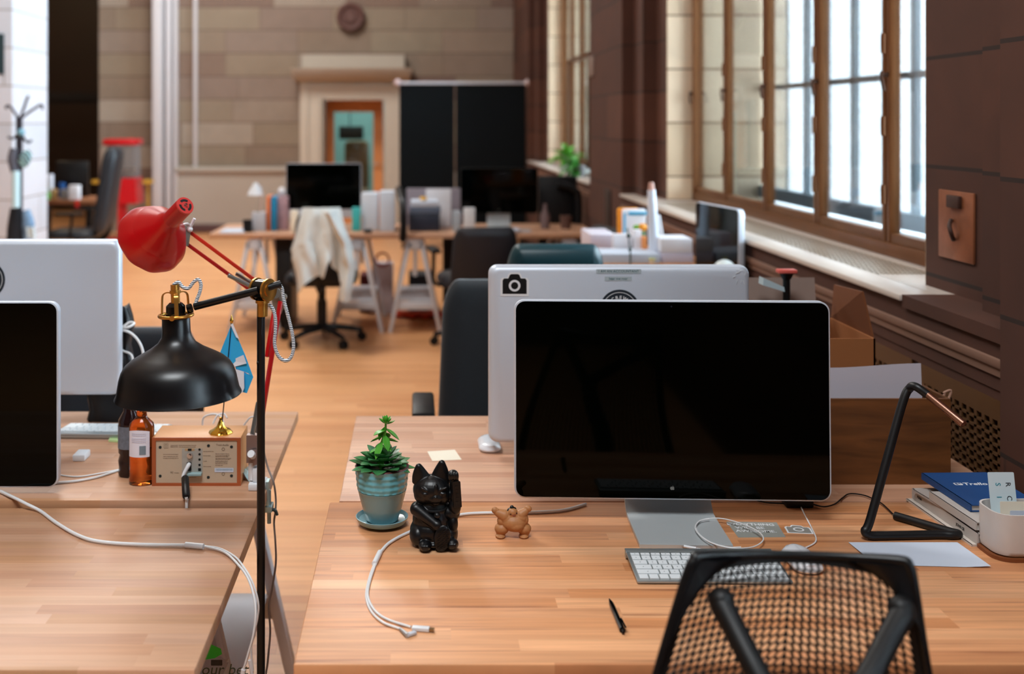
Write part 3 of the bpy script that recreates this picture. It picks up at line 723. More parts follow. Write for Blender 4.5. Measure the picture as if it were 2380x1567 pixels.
for k in range(5):
    a = 2*PI*k/5+.2; dx, dy = math.cos(a), math.sin(a)
    l = MB().tube([(cxm, 1.42, .11), (cxm+dx*.15, 1.42+dy*.15, .10), (cxm+dx*.29, 1.42+dy*.29, .075)], [.028, .022, .016], 8).build('base_leg', BLACK, t)
    w_ = MB(); c = Vector((cxm+dx*.29, 1.42+dy*.29, .03))
    for s_ in (-1, 1): w_.cyl(c+Vector((-dy, dx, 0))*.008*s_, c+Vector((-dy, dx, 0))*.024*s_, .03, n=14)
    w_.cyl((c.x, c.y, .03), (c.x, c.y, .08), .008, n=8); w_.build('caster', BLACK, l)
t.location.y = 1.05

# ================================================================ KEYBOARDS, MICE, PEN, PAPERS
def keyboard(x, y, z, yaw, label, from_rear=False):
    t = thing('keyboard', label, 'keyboard', (x, y, z)); R = Matrix.Rotation(yaw, 4, 'Z')
    def part(mb, nm, m_, par=t): bmesh.ops.transform(mb.bm, matrix=R, verts=mb.bm.verts); return mb.build(nm, m_, par, world=False)
    w_, d_ = .281, .13; a = math.atan(.010/d_)
    T = Matrix.Translation((0, -d_/2, .002)) @ Matrix.Rotation(a, 4, 'X')
    b = MB(); b.box(-w_/2, w_/2, 0, d_, 0, .0045, T, .0015); b.cyl((-w_/2, d_/2-.012, .0085), (w_/2, d_/2-.012, .0085), .0078, n=20); part(b, 'case', mat('keyboard_aluminium', (176, 184, 186), .35, metal=.7))
    KW = mat('white_keycap', (226, 232, 236), .4)
    rows = [[1]*14, [1]*13+[1.45], [1.45]+[1]*13, [1.7]+[1]*11+[1.75], [2.2]+[1]*10+[2.2], [1, 1, 1, 1.2, 5.2, 1.2, 1, 1, 1, 1]]
    zz = .0062
    ks = MB(); y = d_-.022
    for r, row in enumerate(rows):
        hh = .0085 if r == 0 else .0155; tot = sum(row); g = .0028; unit = (w_-.012+g)/tot; x = -w_/2+.006; y -= hh+g*.9
        for k in row: ks.box(x, x+k*unit-g, y, y+hh, .0045, .0068, T); x += k*unit
    kc = part(ks, 'keys', KW); kc['kind'] = 'stuff'
    if not from_rear:
        tx = MB(); y = d_-.022; random.seed(5)
        for r, row in enumerate(rows[:5]):
            hh = .0085 if r == 0 else .0155; tot = sum(row); g = .0028; unit = (w_-.012+g)/tot; x = -w_/2+.006; y -= hh+g*.9
            for k in row:
                cx = x+(k*unit-g)/2; tx.box(cx-.001, cx+.001, y+hh/2-.0012, y+hh/2+.0012, .0068, .0069, T); x += k*unit
        part(tx, 'key_legends', mat('grey_legend_ink', (150, 158, 162), .6))
    return t
keyboard(.543, 2.056, .73, math.radians(-.5), 'slim white keyboard in front of the large black display, partly behind chair')
p = G(135, 995, .741); keyboard(-.80+.0, 2.92, .741, math.radians(178), 'slim white keyboard below the left silver display back', True)
def mouse(x, y, z, yaw, label):
    t = thing('computer_mouse', label, 'mouse', (x, y, z)); R = Matrix.Rotation(yaw, 4, 'Z'); rings = []
    for (k, zz) in ((.93, .002), (1, .006), (.985, .010), (.9, .0145), (.72, .018), (.45, .0205), (.15, .0215)):
        rings.append([R @ Vector((p[0]*k, p[1]*(1-(1-k)*.3 if k < .9 else k), zz+(.0 if True else 0))) for p in rrect(.057, .113, .026, 8)])
    MB().rings(rings).build('shell', mat('glossy_white_shell', (232, 234, 240), .12, coat=.5), t, world=False, smooth=60)
    MB().rings([[R @ Vector((p[0]*.9, p[1]*.9, z_)) for p in rrect(.057, .113, .026, 8)] for z_ in (0, .003)]).build('base', ALU, t, world=False)
mouse(.19, 2.83, .73, 0, 'white mouse beside the silver computer back on the pink beech desk')
mouse(G(1870, 1300, .745).x, 2.085, .73, 0, 'white mouse mostly hidden behind the top edge of the mesh chair')
# pen
a, b = G(1416, 1392, .735), G(1449, 1470, .735); t = thing('ballpoint_pen', 'black retractable ballpoint pen lying on the near right desk', 'pen', ((a.x+b.x)/2, (a.y+b.y)/2, .73))
d_ = (b-a).normalized(); m = MB().tube([a, a+d_*.006, a+d_*.02, a+d_*.035, a.lerp(b, .5), b-d_*.02, b-d_*.008], [.0009, .002, .0042, .0047, .0047, .005, .005], 16, 0); m.build('barrel', BLACKG, t)
MB().cyl(b-d_*.008, b, .0026, n=12).build('push_button', BLACK, t)
sd = d_.cross(Vector((0, 0, 1))); MB().beam(b-d_*.042+sd*-.004+Vector((0, 0, .004)), b-d_*.006+sd*-.005+Vector((0, 0, .005)), .003, .0016, .0005).build('clip', BLACKG, t)
# papers
def sheet(pts, z, label, m_, name='paper_sheet', cat='paper', th=.0006, curl=None, group=None):
    P = [G(*p, z) for p in pts]; mb = MB()
    if curl is None: mb.prism([(p.x, p.y) for p in P], Matrix.Translation((0, 0, z)), th)
    else:
        mb.grid(lambda u, v: (P[0].lerp(P[1], u)).lerp(P[3].lerp(P[2], u), v)+Vector((0, 0, curl(u, v)+.0008)), 14, 10, .0004)
    return tag(mb.build(name, m_), label, cat, group)
sheet([(1972, 1262), (2225, 1262), (2303, 1321), (2030, 1314)], .73, 'blank white paper sheet lying under the bent black desk lamp', PAPER, curl=lambda u, v: .004*max(0, .25-u)*4*v+.003*max(0, u-.8)*5*v)
sheet([(993, 1050), (1057, 1046), (1073, 1069), (1005, 1072)], .73, 'small cream sticky note on the desk behind the black cat', CREAM, 'sticky_note', 'note')
sheet([(1688, 1213), (1805, 1215), (1826, 1249), (1716, 1250)], .73, 'grey printed card reading everything will be awesome, near cable loops', mat('grey_card_print', (150, 152, 146), .35), 'printed_card', 'card')
cdo = col.objects['printed_card']
a, b, c_, dd = G(1688, 1213), G(1805, 1215), G(1826, 1249), G(1716, 1250)
rt = (b-a).normalized(); upv = (a-dd).normalized()
for s_, fx, fy in (('EVERYTHING', .44, .2), ('WILL BE', .38, .42), ('AWESOME.', .46, .64)):
    p = a.lerp(b, fx).lerp(dd.lerp(c_, fx), fy); text(s_, .0165, basis((p.x, p.y, .7312), rt, upv), WINK, cdo, bold=.0003)
c0 = G(1856, 1232); t = thing('camera_sticker', 'loose grey camera-shaped sticker with white edge lying on the desk', 'sticker', (c0.x, c0.y, .73))
o = [(-.5, -.36), (.5, -.36), (.5, .2), (.44, .28), (.26, .28), (.2, .42), (-.14, .46), (-.2, .42), (-.26, .28), (-.44, .28), (-.5, .2)]
M = basis((c0.x, c0.y, .7301), (1, -.12, 0), (.1, 1, 0))
MB().prism([(p[0]*.052, p[1]*.056) for p in o], M, .0004).build('backing', WINK, t)
MB().prism([(p[0]*.045, p[1]*.047) for p in o], M @ Matrix.Translation((0, 0, .0005)), .0002).build('camera_shape', mat('grey_sticker_print', (140, 138, 132), .5), t)
MB().annulus(.0075, .011, M @ Matrix.Translation((0, 0, .0008)), .0002, 28).build('lens_ring', WINK, t)
# green sticky note pad
sheet([(252, 1027), (262, 1009), (292, 1011), (290, 1030)], .741, 'pale green sticky note pad beside the dark bottle', mat('green_note', (186, 212, 150), .8), 'sticky_note_pad', 'note', th=.005)

# ================================================================ CABLES
def gz(L_, z=.73): return [G(*p, z) for p in L_]
# middle double cable with two plugs
t = thing('charging_cable', 'white charging cable passing behind the black cat, splitting into two plugs', 'cable', (-.05, 2.1, .73))
z = .7335
MB().tube(gz([(1362, 1172), (1310, 1186), (1240, 1191), (1160, 1192), (1075, 1196), (1010, 1215), (945, 1240), (905, 1262), (884, 1284)], z), .0032, 10).build('cord', CORD, t)
MB().cyl(*gz([(883, 1284), (870, 1311)], z), .0052, n=16).build('splitter', WHITE, t)
MB().tube(gz([(870, 1311), (858, 1345), (851, 1385), (862, 1420), (890, 1447), (930, 1462)], z-.001), .0022, 8).build('cord', CORD, t)
MB().tube(gz([(873, 1311), (860, 1350), (855, 1385), (870, 1418), (900, 1440), (955, 1458)], z-.001), .0022, 8).build('cord', CORD, t)
m = MB(); a, b = gz([(958, 1460), (998, 1463)], z+.0006); d_ = (b-a).normalized(); m.beam(a, b, .0105, .0062, .001); pl = m.build('plug', WHITE, t)
MB().beam(b, b+d_*.008, .0085, .003).build('contact', mat('gold_contact', (170, 140, 100), .3, metal=.9), pl)
a, b = gz([(930, 1462), (948, 1478)], z); pl = MB().cyl(a, b, .0026, .0042, 12).build('plug', ALU, t)
a, b = gz([(945, 1477), (966, 1470)], z); MB().beam(a, b, .0075, .005, .001).build('contact', ALUB, pl)
# left cable
t = thing('charging_cable', 'thick white cable curving across the near left desk and hanging over its edge', 'cable', (-.6, 2.1, .729))
MB().tube([G(-50, 1125, .7455), G(-10, 1138, .7455), G(30, 1156, .7475), G(62, 1172, .742), G(95, 1189, .7335)]+gz([(130, 1215), (180, 1244), (230, 1259), (320, 1266), (432, 1268)], z), .0036, 10).build('cord', CORD, t)
MB().cyl(*gz([(431, 1267), (473, 1271)], z+.001), .0058, n=16).build('splitter', WHITE, t)
def hang(pts, r): return MB().tube(pts, r, 9)
e1 = [G(473, 1270, z), G(520, 1283, z), G(553, 1312, z)]
ha = e1+[W(579, 1350, 2.02), W(594, 1410, 1.99), W(590, 1470, 1.98), W(577, 1520, 1.98), W(563, 1567, 1.98), W(556, 1600, 1.98)]
hang(ha, .0022).build('cord', CORD, t)
hb = [G(473, 1269, z), G(510, 1275, z), G(543, 1292, z), G(562, 1312, z+.003), W(585, 1350, 2.04), W(600, 1400, 2.03), W(598, 1440, 2.03), W(584, 1500, 2.03), W(588, 1560, 2.03)]
hang(hb, .0019).build('cord', CORD, t)
MB().cyl(W(566, 1556, 1.98), W(556, 1620, 1.98), .0045, .005, 12).build('plug', WHITE, t)
MB().cyl(W(580, 1535, 2.03), W(588, 1580, 2.03), .003, .0035, 12).build('plug', WHITE, t)
# cable pair on the far-left desk
tag(MB().tube(gz([(60, 1128), (137, 1122), (180, 1118), (230, 1108), (290, 1088)], .744), .003, 8).build('power_cable', CORD), 'thick white power cord running left from the amber bottle', 'cable')
tag(MB().tube(gz([(100, 1098), (137, 1104), (180, 1108), (230, 1101), (285, 1090)], .743), .0018, 8).build('thin_cord', CORD), 'thin white cord behind the thick one, left of the dark bottle', 'cable')
# lightning loop on the right desk
t = thing('phone_cable', 'thin white phone cable coiled beside the display foot', 'cable', (.6, 2.2, .73)); z2 = .7325
L2 = [(1855, 1164), (1868, 1192), (1885, 1225), (1897, 1255), (1880, 1270), (1840, 1283), (1800, 1287), (1760, 1283), (1722, 1277), (1680, 1280), (1640, 1278), (1618, 1275)]
MB().tube(gz(L2, z2), .0015, 8).build('cord', CORD, t)
z3 = .7405
L3 = [(1722, 1272), (1690, 1272), (1650, 1260), (1622, 1238), (1620, 1218), (1640, 1207), (1680, 1206), (1730, 1220), (1765, 1238), (1774, 1255), (1755, 1270), (1722, 1275), (1690, 1273), (1655, 1263), (1630, 1248), (1616, 1228), (1625, 1212), (1648, 1207)]
MB().tube([G(*p, z3+(.004 if i > 10 else 0)) for i, p in enumerate(L3)], .0014, 8).build('loop', CORD, t)
a, b = gz([(1618, 1275), (1590, 1270)], z2+.002); pl = MB().cyl(a, b, .0028, n=12).build('plug', WHITE, t); MB().beam(b, b+(b-a).normalized()*.008, .005, .002).build('contact', ALU, pl)
# power brick and black cords
c0 = G(1858, 1180); t = thing('power_adapter', 'small black power adapter behind the display on the near right desk', 'adapter', (c0.x, c0.y+.01, .73))
MB().cbox((c0.x, c0.y+.012, .7405), (.060, .036, .021), bev=.004).build('case', BLACK, t)
MB().tube(gz([(1740, 1158), (1780, 1168), (1828, 1171)], .735), .0016, 8).build('cord', BLACK, t)
MB().tube(gz([(1888, 1172), (1915, 1178), (1940, 1172), (1958, 1158), (1975, 1148), (2010, 1152), (2045, 1168), (2060, 1180), (2075, 1195)], .735), .0016, 8).build('cord', BLACK, t)

# ================================================================ BENT TUBE LAMP, BOOKS, CARD HOLDER
t = thing('desk_lamp', 'black bent-tube desk lamp with copper light bar on the right', 'lamp', (1.0, 2.26, .73)); r = .0085; z = .73+r
A, B, C_ = G(2012, 1246, z), G(2228, 1242, z), G(2080, 1199, z)
ap = Vector((1.010, 2.262, 1.022))
P = [C_, C_.lerp(B, .5), C_.lerp(B, .86), B.lerp(C_, .07)+Vector((.006, -.006, 0)), B.lerp(A, .08)+Vector((0, -.004, 0)), B.lerp(A, .2), B.lerp(A, .5), A.lerp(B, .16), A.lerp(B, .05)+Vector((0, 0, .001)), A.lerp(ap, .03)+Vector((-.004, 0, 0)), A.lerp(ap, .1), A.lerp(ap, .5), A.lerp(ap, .9), ap+Vector((.004, -.004, -.001)), W(2128, 899, 2.235), W(2156, 918, 2.22)]
MB().tube(P, r, 16, 8).build('bent_tube', mat('black_rubbery_tube', (14, 14, 16), .42), t)
MB().cyl(W(2155, 917, 2.22), W(2240, 986, 2.15), .0075, n=20).build('light_bar', COPPER, t)
MB().cyl(C_+(C_-B).normalized()*.004, C_, .003, n=8).build('cord_inlet', CHROME, t)
def book(cx, cy, z0, w_, d_, th, yaw, label, cover, name='book', hard=False, group=None, title=None):
    t = thing(name, label, 'book' if name == 'book' else 'notebook', (cx, cy, z0), group); R = Matrix.Rotation(yaw, 4, 'Z')
    m = MB(); m.box(-w_/2, w_/2, -d_/2, d_/2, th-.002, th).box(-w_/2, w_/2, -d_/2, d_/2, 0, .002).box(-w_/2-.0005, -w_/2+.0025, -d_/2, d_/2, 0, th)
    bmesh.ops.transform(m.bm, matrix=R, verts=m.bm.verts); m.build('cover', cover, t, world=False)
    m = MB().box(-w_/2+.003, w_/2-.002, -d_/2+.003, d_/2-.003, .002, th-.002); bmesh.ops.transform(m.bm, matrix=R, verts=m.bm.verts); m.build('pages', mat('grey_white_pages', (196, 188, 180), .8), t, world=False)
    return t, R
GB = mat('grey_magazine_cover', (184, 176, 170), .55, noise=.08, nscale=30)
def stack_book(nearpx, farpx, z0, th, d_, label, cover, name='book'):
    """spine runs from nearpx (bottom right) to farpx (top left), pages reach right"""
    a, b = G(*nearpx, z0), G(*farpx, z0); ax = (b-a); L_ = ax.length; ax.normalize(); rt = Vector((ax.y, -ax.x, 0)); c = (a+b)/2+rt*d_/2
    yaw = math.atan2(rt.y, rt.x); return book(c.x, c.y, z0, d_, L_, th, yaw, label, cover, name), ax, rt, a, b
stack_book((2258, 1271), (2106, 1163), .73, .004, .19, 'thin pale booklet at the bottom of the book stack', mat('pale_booklet', (200, 190, 180), .7))
(tb, ax, rt, a, b) = stack_book((2272, 1266), (2120, 1158), .7345, .022, .17, 'thick pale paperback second from the bottom of the book stack', GB)
for f, s_ in ((.87, 'MAIN'), (.24, 'JOHN SE')):
    p = a.lerp(b, f)+Vector((0, 0, .0115))-rt*.0009; text(s_, .0085, basis(p, -ax, (0, 0, 1)), DINK, tb[0], 'spine_lettering')
stack_book((2262, 1227), (2122, 1142), .757, .004, .15, 'thin curled grey magazine in the middle of the book stack', mat('grey_magazine', (172, 162, 156), .6))
stack_book((2268, 1233), (2160, 1160), .7615, .016, .13, 'small pale paperback under the blue notebook', GB)
(tb, ax, rt, a, b) = stack_book((2256, 1190), (2142, 1114), .7785, .014, .145, 'blue hardcover notebook on top of the book stack', mat('blue_book_cloth', (18, 66, 122), .5), 'notebook')
p = a.lerp(b, .62)+rt*.055+Vector((0, 0, .0142)); M = basis(p, (1, .02, 0), (-.5, 1, 0)); text('Trello', .021, M @ Matrix.Translation((.022, 0, 0)), WINK, tb[0], bold=.0003, shear=.2)
MB().prism(rrect(.017, .013, .002, 2), M @ Matrix.Translation((-.014, 0, 0)), .0003).build('logo_mark', WINK, tb[0])
k = MB(); M2 = M @ Matrix.Translation((-.014, 0, .0004)); k.prism([(-.006, -.004), (-.001, -.004), (-.001, .0045), (-.006, .0045)], M2, .0002).prism([(.001, 0), (.006, 0), (.006, .0045), (.001, .0045)], M2, .0002); k.build('logo_window', mat('blue_book_cloth', (18, 66, 122)), tb[0])
# card holder
cx, cy = 1.18, 2.142; t = thing('card_holder', 'white ceramic card holder on a wooden base at the right edge', 'card holder', (cx, cy, .73))
MB().rings([[(cx+p[0], cy+p[1], z_) for p in rrect(.150, .105, .035, 6)] for z_ in (.7302, .737)]).build('base', mat('walnut_base', (120, 66, 34), .5), t)
m = MB(); rg = []
for (k, z_) in ((.9, .737), (.97, .74), (1, .748), (1, .79)): rg.append([(cx+p[0]*k, cy+p[1]*k, z_) for p in rrect(.142, .096, .032, 6)])
def topz(x): return .818
rg.append([(cx+p[0], cy+p[1], topz(cx+p[0])) for p in rrect(.142, .096, .032, 6)]); rg.append([(cx+p[0]*.95, cy+p[1]*.93, topz(cx+p[0])) for p in rrect(.142, .096, .032, 6)]); rg.append([(cx+p[0]*.95, cy+p[1]*.93, .745) for p in rrect(.142, .096, .032, 6)])
m.rings(rg).build('cup', mat('white_ceramic', (206, 200, 196), .45, noise=.04, nscale=40), t)
def card(x0, w_, h_, lean, y0, label, m_=PAPER, zb=.76, skew=-.12):
    t = thing('business_card', label, 'card', (x0, y0, zb)); M = basis((x0, y0, zb), (1, .0, 0), (skew, lean, 1)) ; MB().prism(rrect(w_, h_, .002, 2, 0, h_/2), M, .0004).build('card', m_, t); return t, M
tc_, M = card(1.155, .052, .121, .2, cy+.008, 'pale blue business card printed with turned letters, tallest in the holder', mat('pale_blue_card', (202, 220, 228), .6), .757)
for ch, u, v, m_ in (('S', -.008, .098, mat('teal_ink', (0, 130, 150), .6)), ('R', .012, .098, NAVY), ('I', -.008, .074, mat('teal_ink', (0, 130, 150))), ('C', .012, .072, NAVY)):
    text(ch, .014, M @ Matrix.Translation((u, v, .0006)) @ Matrix.Rotation(-PI/2, 4, 'Z'), m_, tc_)
card(1.160, .052, .066, .1, cy-.012, 'cream business card just behind the holder front rim', CREAM, .765)
card(1.168, .050, .058, .05, cy-.028, 'white business card in front of the others in the ceramic holder', PAPER, .762)
# ================================================================ PLANT, CAT, FIGURINE
t = thing('potted_succulent', 'green succulent in a teal patterned pot with saucer left of the cat', 'plant', (-.069, 2.292, .73))
cx, cy = -.069, 2.292
TEAL = mat('teal_glaze', (112, 186, 200), .22, coat=.5); TEALG = mat('grey_teal_glaze', (128, 168, 176), .25, coat=.4)
M = Matrix.Translation((cx, cy, .73))
MB().lathe([(0, .002), (.03, .002), (.033, 0), (.035, .003), (.05, .007), (.0535, .013), (.0545, .0175), (.053, .018), (.048, .0115), (.03, .008), (0, .0075)], M, cap0=False).build('saucer', TEALG, t)
def wav(a, r, z): return 1+.024*math.sin(a*9+z*260)*math.sin(a*9-z*260)*(1 if z > .0755 and z < .118 else 0)
MB().lathe([(0, .009), (.031, .009), (.034, .012), (.041, .035), (.0475, .060), (.0505, .0725), (.051, .0735), (.0498, .0745)], M, cap0=False).build('pot_base', TEALG, t, smooth=60)
prof = [(.0498, .0745), (.0515, .0755)]+[(.0515+.0042*k/22, .0755+.044*k/22) for k in range(1, 23)]+[(.0562, .1205), (.0555, .1215), (.052, .1205), (.050, .108), (0, .106)]
MB().lathe(prof, M, 96, wav).build('pot', TEAL, t, smooth=60)
m = MB(); m.lathe([(0, .112), (.03, .1115), (.0505, .110)], M, 40, lambda a, r, z: 1)
random.seed(4)
for k in range(60): a = random.uniform(0, 6.28); r = random.uniform(0, .046); m.ball((cx+r*math.cos(a), cy+r*math.sin(a), .73+.113), random.uniform(.0015, .004), u=6, v=4)
m.build('soil', mat('dark_soil', (48, 28, 20), .9), t)
MB().lathe([(.0518, .1203), (.0538, .1223), (.0562, .1212), (.0535, .1235), (.0515, .1215)], M, 64).build('rim', mat('brown_rim_glaze', (86, 40, 34), .4), t)
LEAF = mat('succulent_leaf_green', (58, 122, 70), .32, noise=.3, nscale=30, spec=.5); LEAF2 = mat('young_leaf_green', (78, 160, 50), .3, noise=.2, nscale=40)
def leaf(mb, base, direction, L_, wd, th=.0035, droop=.0):
    d = Vector(direction).normalized(); r = d.cross(Vector((0, 0, 1)))
    r = r.normalized() if r.length > .05 else Vector((1, 0, 0)); u = r.cross(d); rings = []
    for s, k in ((0, .28), (.12, .5), (.3, .85), (.5, 1), (.68, .92), (.82, .62), (.93, .28), (1, .03)):
        c = Vector(base)+d*L_*s-Vector((0, 0, 1))*droop*s*s*L_+u*(.12*L_*s*s)
        rings.append([c+r*wd/2*k*math.cos(a)+u*(th*k*math.sin(a)*(1 if math.sin(a) < 0 else .35)+abs(math.cos(a))*wd*.12*k) for a in [2*PI*q/10 for q in range(10)]])
    mb.rings(rings)
m = MB(); C0 = Vector((cx, cy, .73+.118))
for ring, (n, L_, w_, el, dr) in enumerate(((12, .060, .030, 4, .05), (11, .052, .029, 16, .1), (9, .046, .026, 28, .12), (7, .038, .023, 42, .1))):
    for k in range(n):
        a = 2*PI*k/n+ring*.3+random.uniform(-.12, .12); e = math.radians(el+random.uniform(-6, 6))
        leaf(m, C0+Vector((math.cos(a)*.008, math.sin(a)*.008, ring*.006)), (math.cos(a)*math.cos(e), math.sin(a)*math.cos(e), math.sin(e)), L_*random.uniform(.88, 1.1), w_, droop=dr+random.uniform(0, .15))
m.build('rosette_leaves', LEAF, t, smooth=60)
stem = [C0, C0+Vector((-.004, 0, .02)), C0+Vector((-.002, 0, .045)), C0+Vector((.006, 0, .072)), C0+Vector((.008, 0, .092))]
MB().tube(stem, [.0045, .0035, .003, .0028, .002], 8).build('stem', LEAF2, t)
m = MB(); S_ = catmull(stem, 10)
for k in range(15):
    f = .28+.62*k/14; p = S_[int(f*(len(S_)-1))]; a = k*2.4; e = math.radians(-25+25*math.sin(k*1.7))
    leaf(m, p, (math.cos(a)*math.cos(e), math.sin(a)*math.cos(e), math.sin(e)), .030+.004*math.sin(k), .016, .003, .35)
for k in range(14):
    a = k*2.4; e = math.radians(15+60*k/14); leaf(m, S_[-1]+Vector((0, 0, -.002+.003*k/14)), (math.cos(a)*math.cos(e), math.sin(a)*math.cos(e), math.sin(e)), .021-.006*k/14, .008, .002)
m.build('stem_leaves', LEAF2, t, smooth=60)

# lucky cat ; u right, w up in photo pixels from (1007, 1278), d depth in pixels (towards the viewer negative)
K = 2.154/FOC; base = G(1007, 1266, .73)
def cat(u, w_, d=0): return Vector((base.x+u*K, base.y+d*K, .73+w_*K*1.015))
CATM = mat('matte_black_ceramic', (9, 10, 13), .36, spec=.5)
t = thing('lucky_cat_figurine', 'matte black beckoning cat figurine with raised paw on the near right desk', 'figurine', (base.x, base.y, .73))
m = MB(); b_ = lambda u, w_, d, ru, rw, rd, R=None: m.ball(cat(u, w_, d), (ru*K, rd*K, rw*K), R, 24, 16)
b_(-2, 34, 6, 53, 36, 46); b_(-2, 58, 6, 47, 42, 40); b_(0, 84, 4, 40, 30, 32); b_(0, 12, 2, 50, 13, 46)
b_(-36, 26, -6, 20, 26, 30); b_(40, 28, -4, 18, 26, 28)                 # haunches
b_(46, 54, -14, 12, 22, 16)                                              # raised knee
b_(-20, 13, -42, 15, 12, 18); b_(43, 17, -40, 15, 13, 16)              # feet
for q in (-6, 0, 6): b_(-20+q, 15, -56, 4, 6, 5); b_(44+q, 18, -53, 4, 6, 5)
b_(-3, 128, 0, 45, 35, 37); b_(-22, 118, -4, 24, 22, 26); b_(18, 118, -6, 24, 22, 26)   # head, cheeks
b_(4, 117, -28, 18, 12, 11); b_(-2, 114, -34, 6, 5, 4); b_(10, 114, -34, 6, 5, 4); b_(5, 105, -26, 9, 6, 7); b_(5, 121, -38, 4.5, 3, 3.5)      # muzzle, chin, nose
b_(6, 136, -32, 4.5, 14, 6)                                              # nose bridge
b_(-18, 127, -32, 9, 4.2, 5); b_(22, 128, -31, 8.5, 4.2, 5)             # closed eyes
b_(-18, 137, -31, 13, 2.6, 5, Matrix.Rotation(math.radians(24), 3, 'Y')); b_(22, 139, -30, 12, 2.6, 5, Matrix.Rotation(math.radians(-24), 3, 'Y'))
for (eu, tipu, tw, lean) in ((-25, -34, 188, -1), (15, 20, 196, 1)):    # ears
    for k in range(14):
        f = k/13; b_(eu+(tipu-eu)*f, 146+(tw-8-146)*f, -2, 25-5*f-11.5*f*f, 9, 11-3*f)
b_(40, 76, -6, 23, 20, 20); b_(50, 94, -14, 15, 22, 15); b_(-38, 84, 0, 16, 16, 18); b_(51, 120, -16, 12, 26, 12); b_(49, 148, -16, 11, 22, 11)  # raised arm
b_(46, 168, -20, 13, 12, 12)
for q in (-9, -3, 3, 9): b_(46+q, 168, -30, 4, 10, 5)
for k in range(22):                                                        # lowered arm
    f = k/21; b_(-40+46*f, 88-28*f, -18-18*f, 15-3*f, 15-3*f, 14)
b_(8, 58, -42, 12, 12, 9)
sculpt('body', m, CATM, t, .00125, 3)
m = MB(); pts = []
for k in range(24): a = 2*PI*k/24; pts.append(cat(2+32*math.cos(a), 91-4*math.sin(a+PI)+1*math.cos(a), -2+30*math.sin(a)))
m.tube(pts, .0028, 8, 3, closed=True); m.build('collar', CATM, t)
m = MB(); m.ball(cat(8, 80, -36), .0065, u=16, v=12); m.build('bell', CATM, t)
m = MB(); m.ball(cat(20, 32, -48), (19*K, 6*K, 31*K), Matrix.Rotation(math.radians(9), 3, 'Y'), 28, 18)
for k in range(11):
    for q in range(3):
        w_ = 9+k*4.6; u = 10+q*9+(k % 2)*3+(w_-30)*.16
        m.tube([cat(u-4, w_-1.5, -54), cat(u, w_+1, -55), cat(u+4, w_+2.4, -54)], .0006, 5, 2)
m.build('paddle', CATM, t)
m = MB(); M = basis(cat(54, 127, -30), (1, .2, .06), (-.1, 0, 1)); m.prism(rrect(19*K, 60*K, 2*K, 3), M, .004)
for k in range(5): m.prism([(p[0]*1, p[1]+(-18+k*9)*K) for p in rrect(8*K, 5*K, 1.4*K, 3)], M @ Matrix.Translation((0, 0, .004)), .0008)
m.build('plaque', CATM, t)

# round-bellied wrestler figurine; u, w in 1/14 px units from the close view
K2 = 2.19/FOC; base2 = G(1191, 1247, .73)
def sm(u, w_, d=0): return Vector((base2.x+(u/14.24-71)*K2, base2.y+d*K2, .73+(96-w_/14.24-4)*K2+.001))
TAN = mat('tan_rubber', (176, 120, 74), .5, noise=.12, nscale=60)
t = thing('wrestler_figurine', 'small tan pot-bellied wrestler figurine with raised arms on the near desk', 'figurine', (base2.x, base2.y, .73))
m = MB(); s_ = lambda u, w_, d, ru, rw, rd: m.ball(sm(u, w_, d), (ru*K2, rd*K2, rw*K2), None, 20, 14)
s_(1055, 850, 0, 31, 21, 24); s_(1040, 690, 0, 30, 17, 16); s_(860, 720, 0, 20, 15, 17); s_(1260, 700, 0, 19, 15, 17); s_(1060, 620, 0, 22, 12, 15); s_(1110, 920, -6, 22, 15, 19)
s_(620, 800, 0, 9, 12, 12); s_(1440, 760, 0, 8, 12, 12)
for (a0, b0, a1, b1, r0, r1) in ((740, 620, 520, 520, 14, 9), (1290, 590, 1440, 470, 13, 8.5)):
    for k in range(7): f = k/6; s_(a0+(a1-a0)*f, b0+(b1-b0)*f, -2, r0+(r1-r0)*f, r0+(r1-r0)*f, r0+(r1-r0)*f)
s_(420, 440, -2, 8, 8, 7); s_(1540, 390, -2, 8.5, 7.5, 7); s_(1450, 360, -2, 3, 3.5, 3); s_(500, 420, -4, 4, 4, 4); s_(380, 380, -2, 3, 3.5, 3)
for u, sg in ((650, -1), (1400, 1)):
    s_(u, 1060, 0, 17, 14, 17); s_(u+sg*20, 1140, 0, 13, 12, 14); s_(u-sg*(-50 if sg < 0 else 20), 1280, -5, 12, 5, 15)
s_(1010, 500, -5, 12, 11, 11)
sculpt('body', m, TAN, t, .0009, 2)
m = MB(); m.ball(sm(980, 440, -1), (12*K2, 10*K2, 7*K2), Matrix.Rotation(math.radians(-18), 3, 'Y')); m.ball(sm(990, 350, -3), (5*K2, 5*K2, 6*K2)); m.build('hair', mat('black_painted_hair', (16, 20, 20), .4), t)
m = MB(); m.ball(sm(940, 505, -14), .0014); m.ball(sm(1140, 480, -13), .0014); m.build('eye', mat('dark_eye_paint', (50, 12, 10), .5), t)
m = MB(); m.tube([sm(990, 535, -15), sm(1050, 548, -16), sm(1100, 528, -15)], .0006, 6, 3); m.build('mouth', mat('mouth_paint', (150, 60, 50), .5), t)

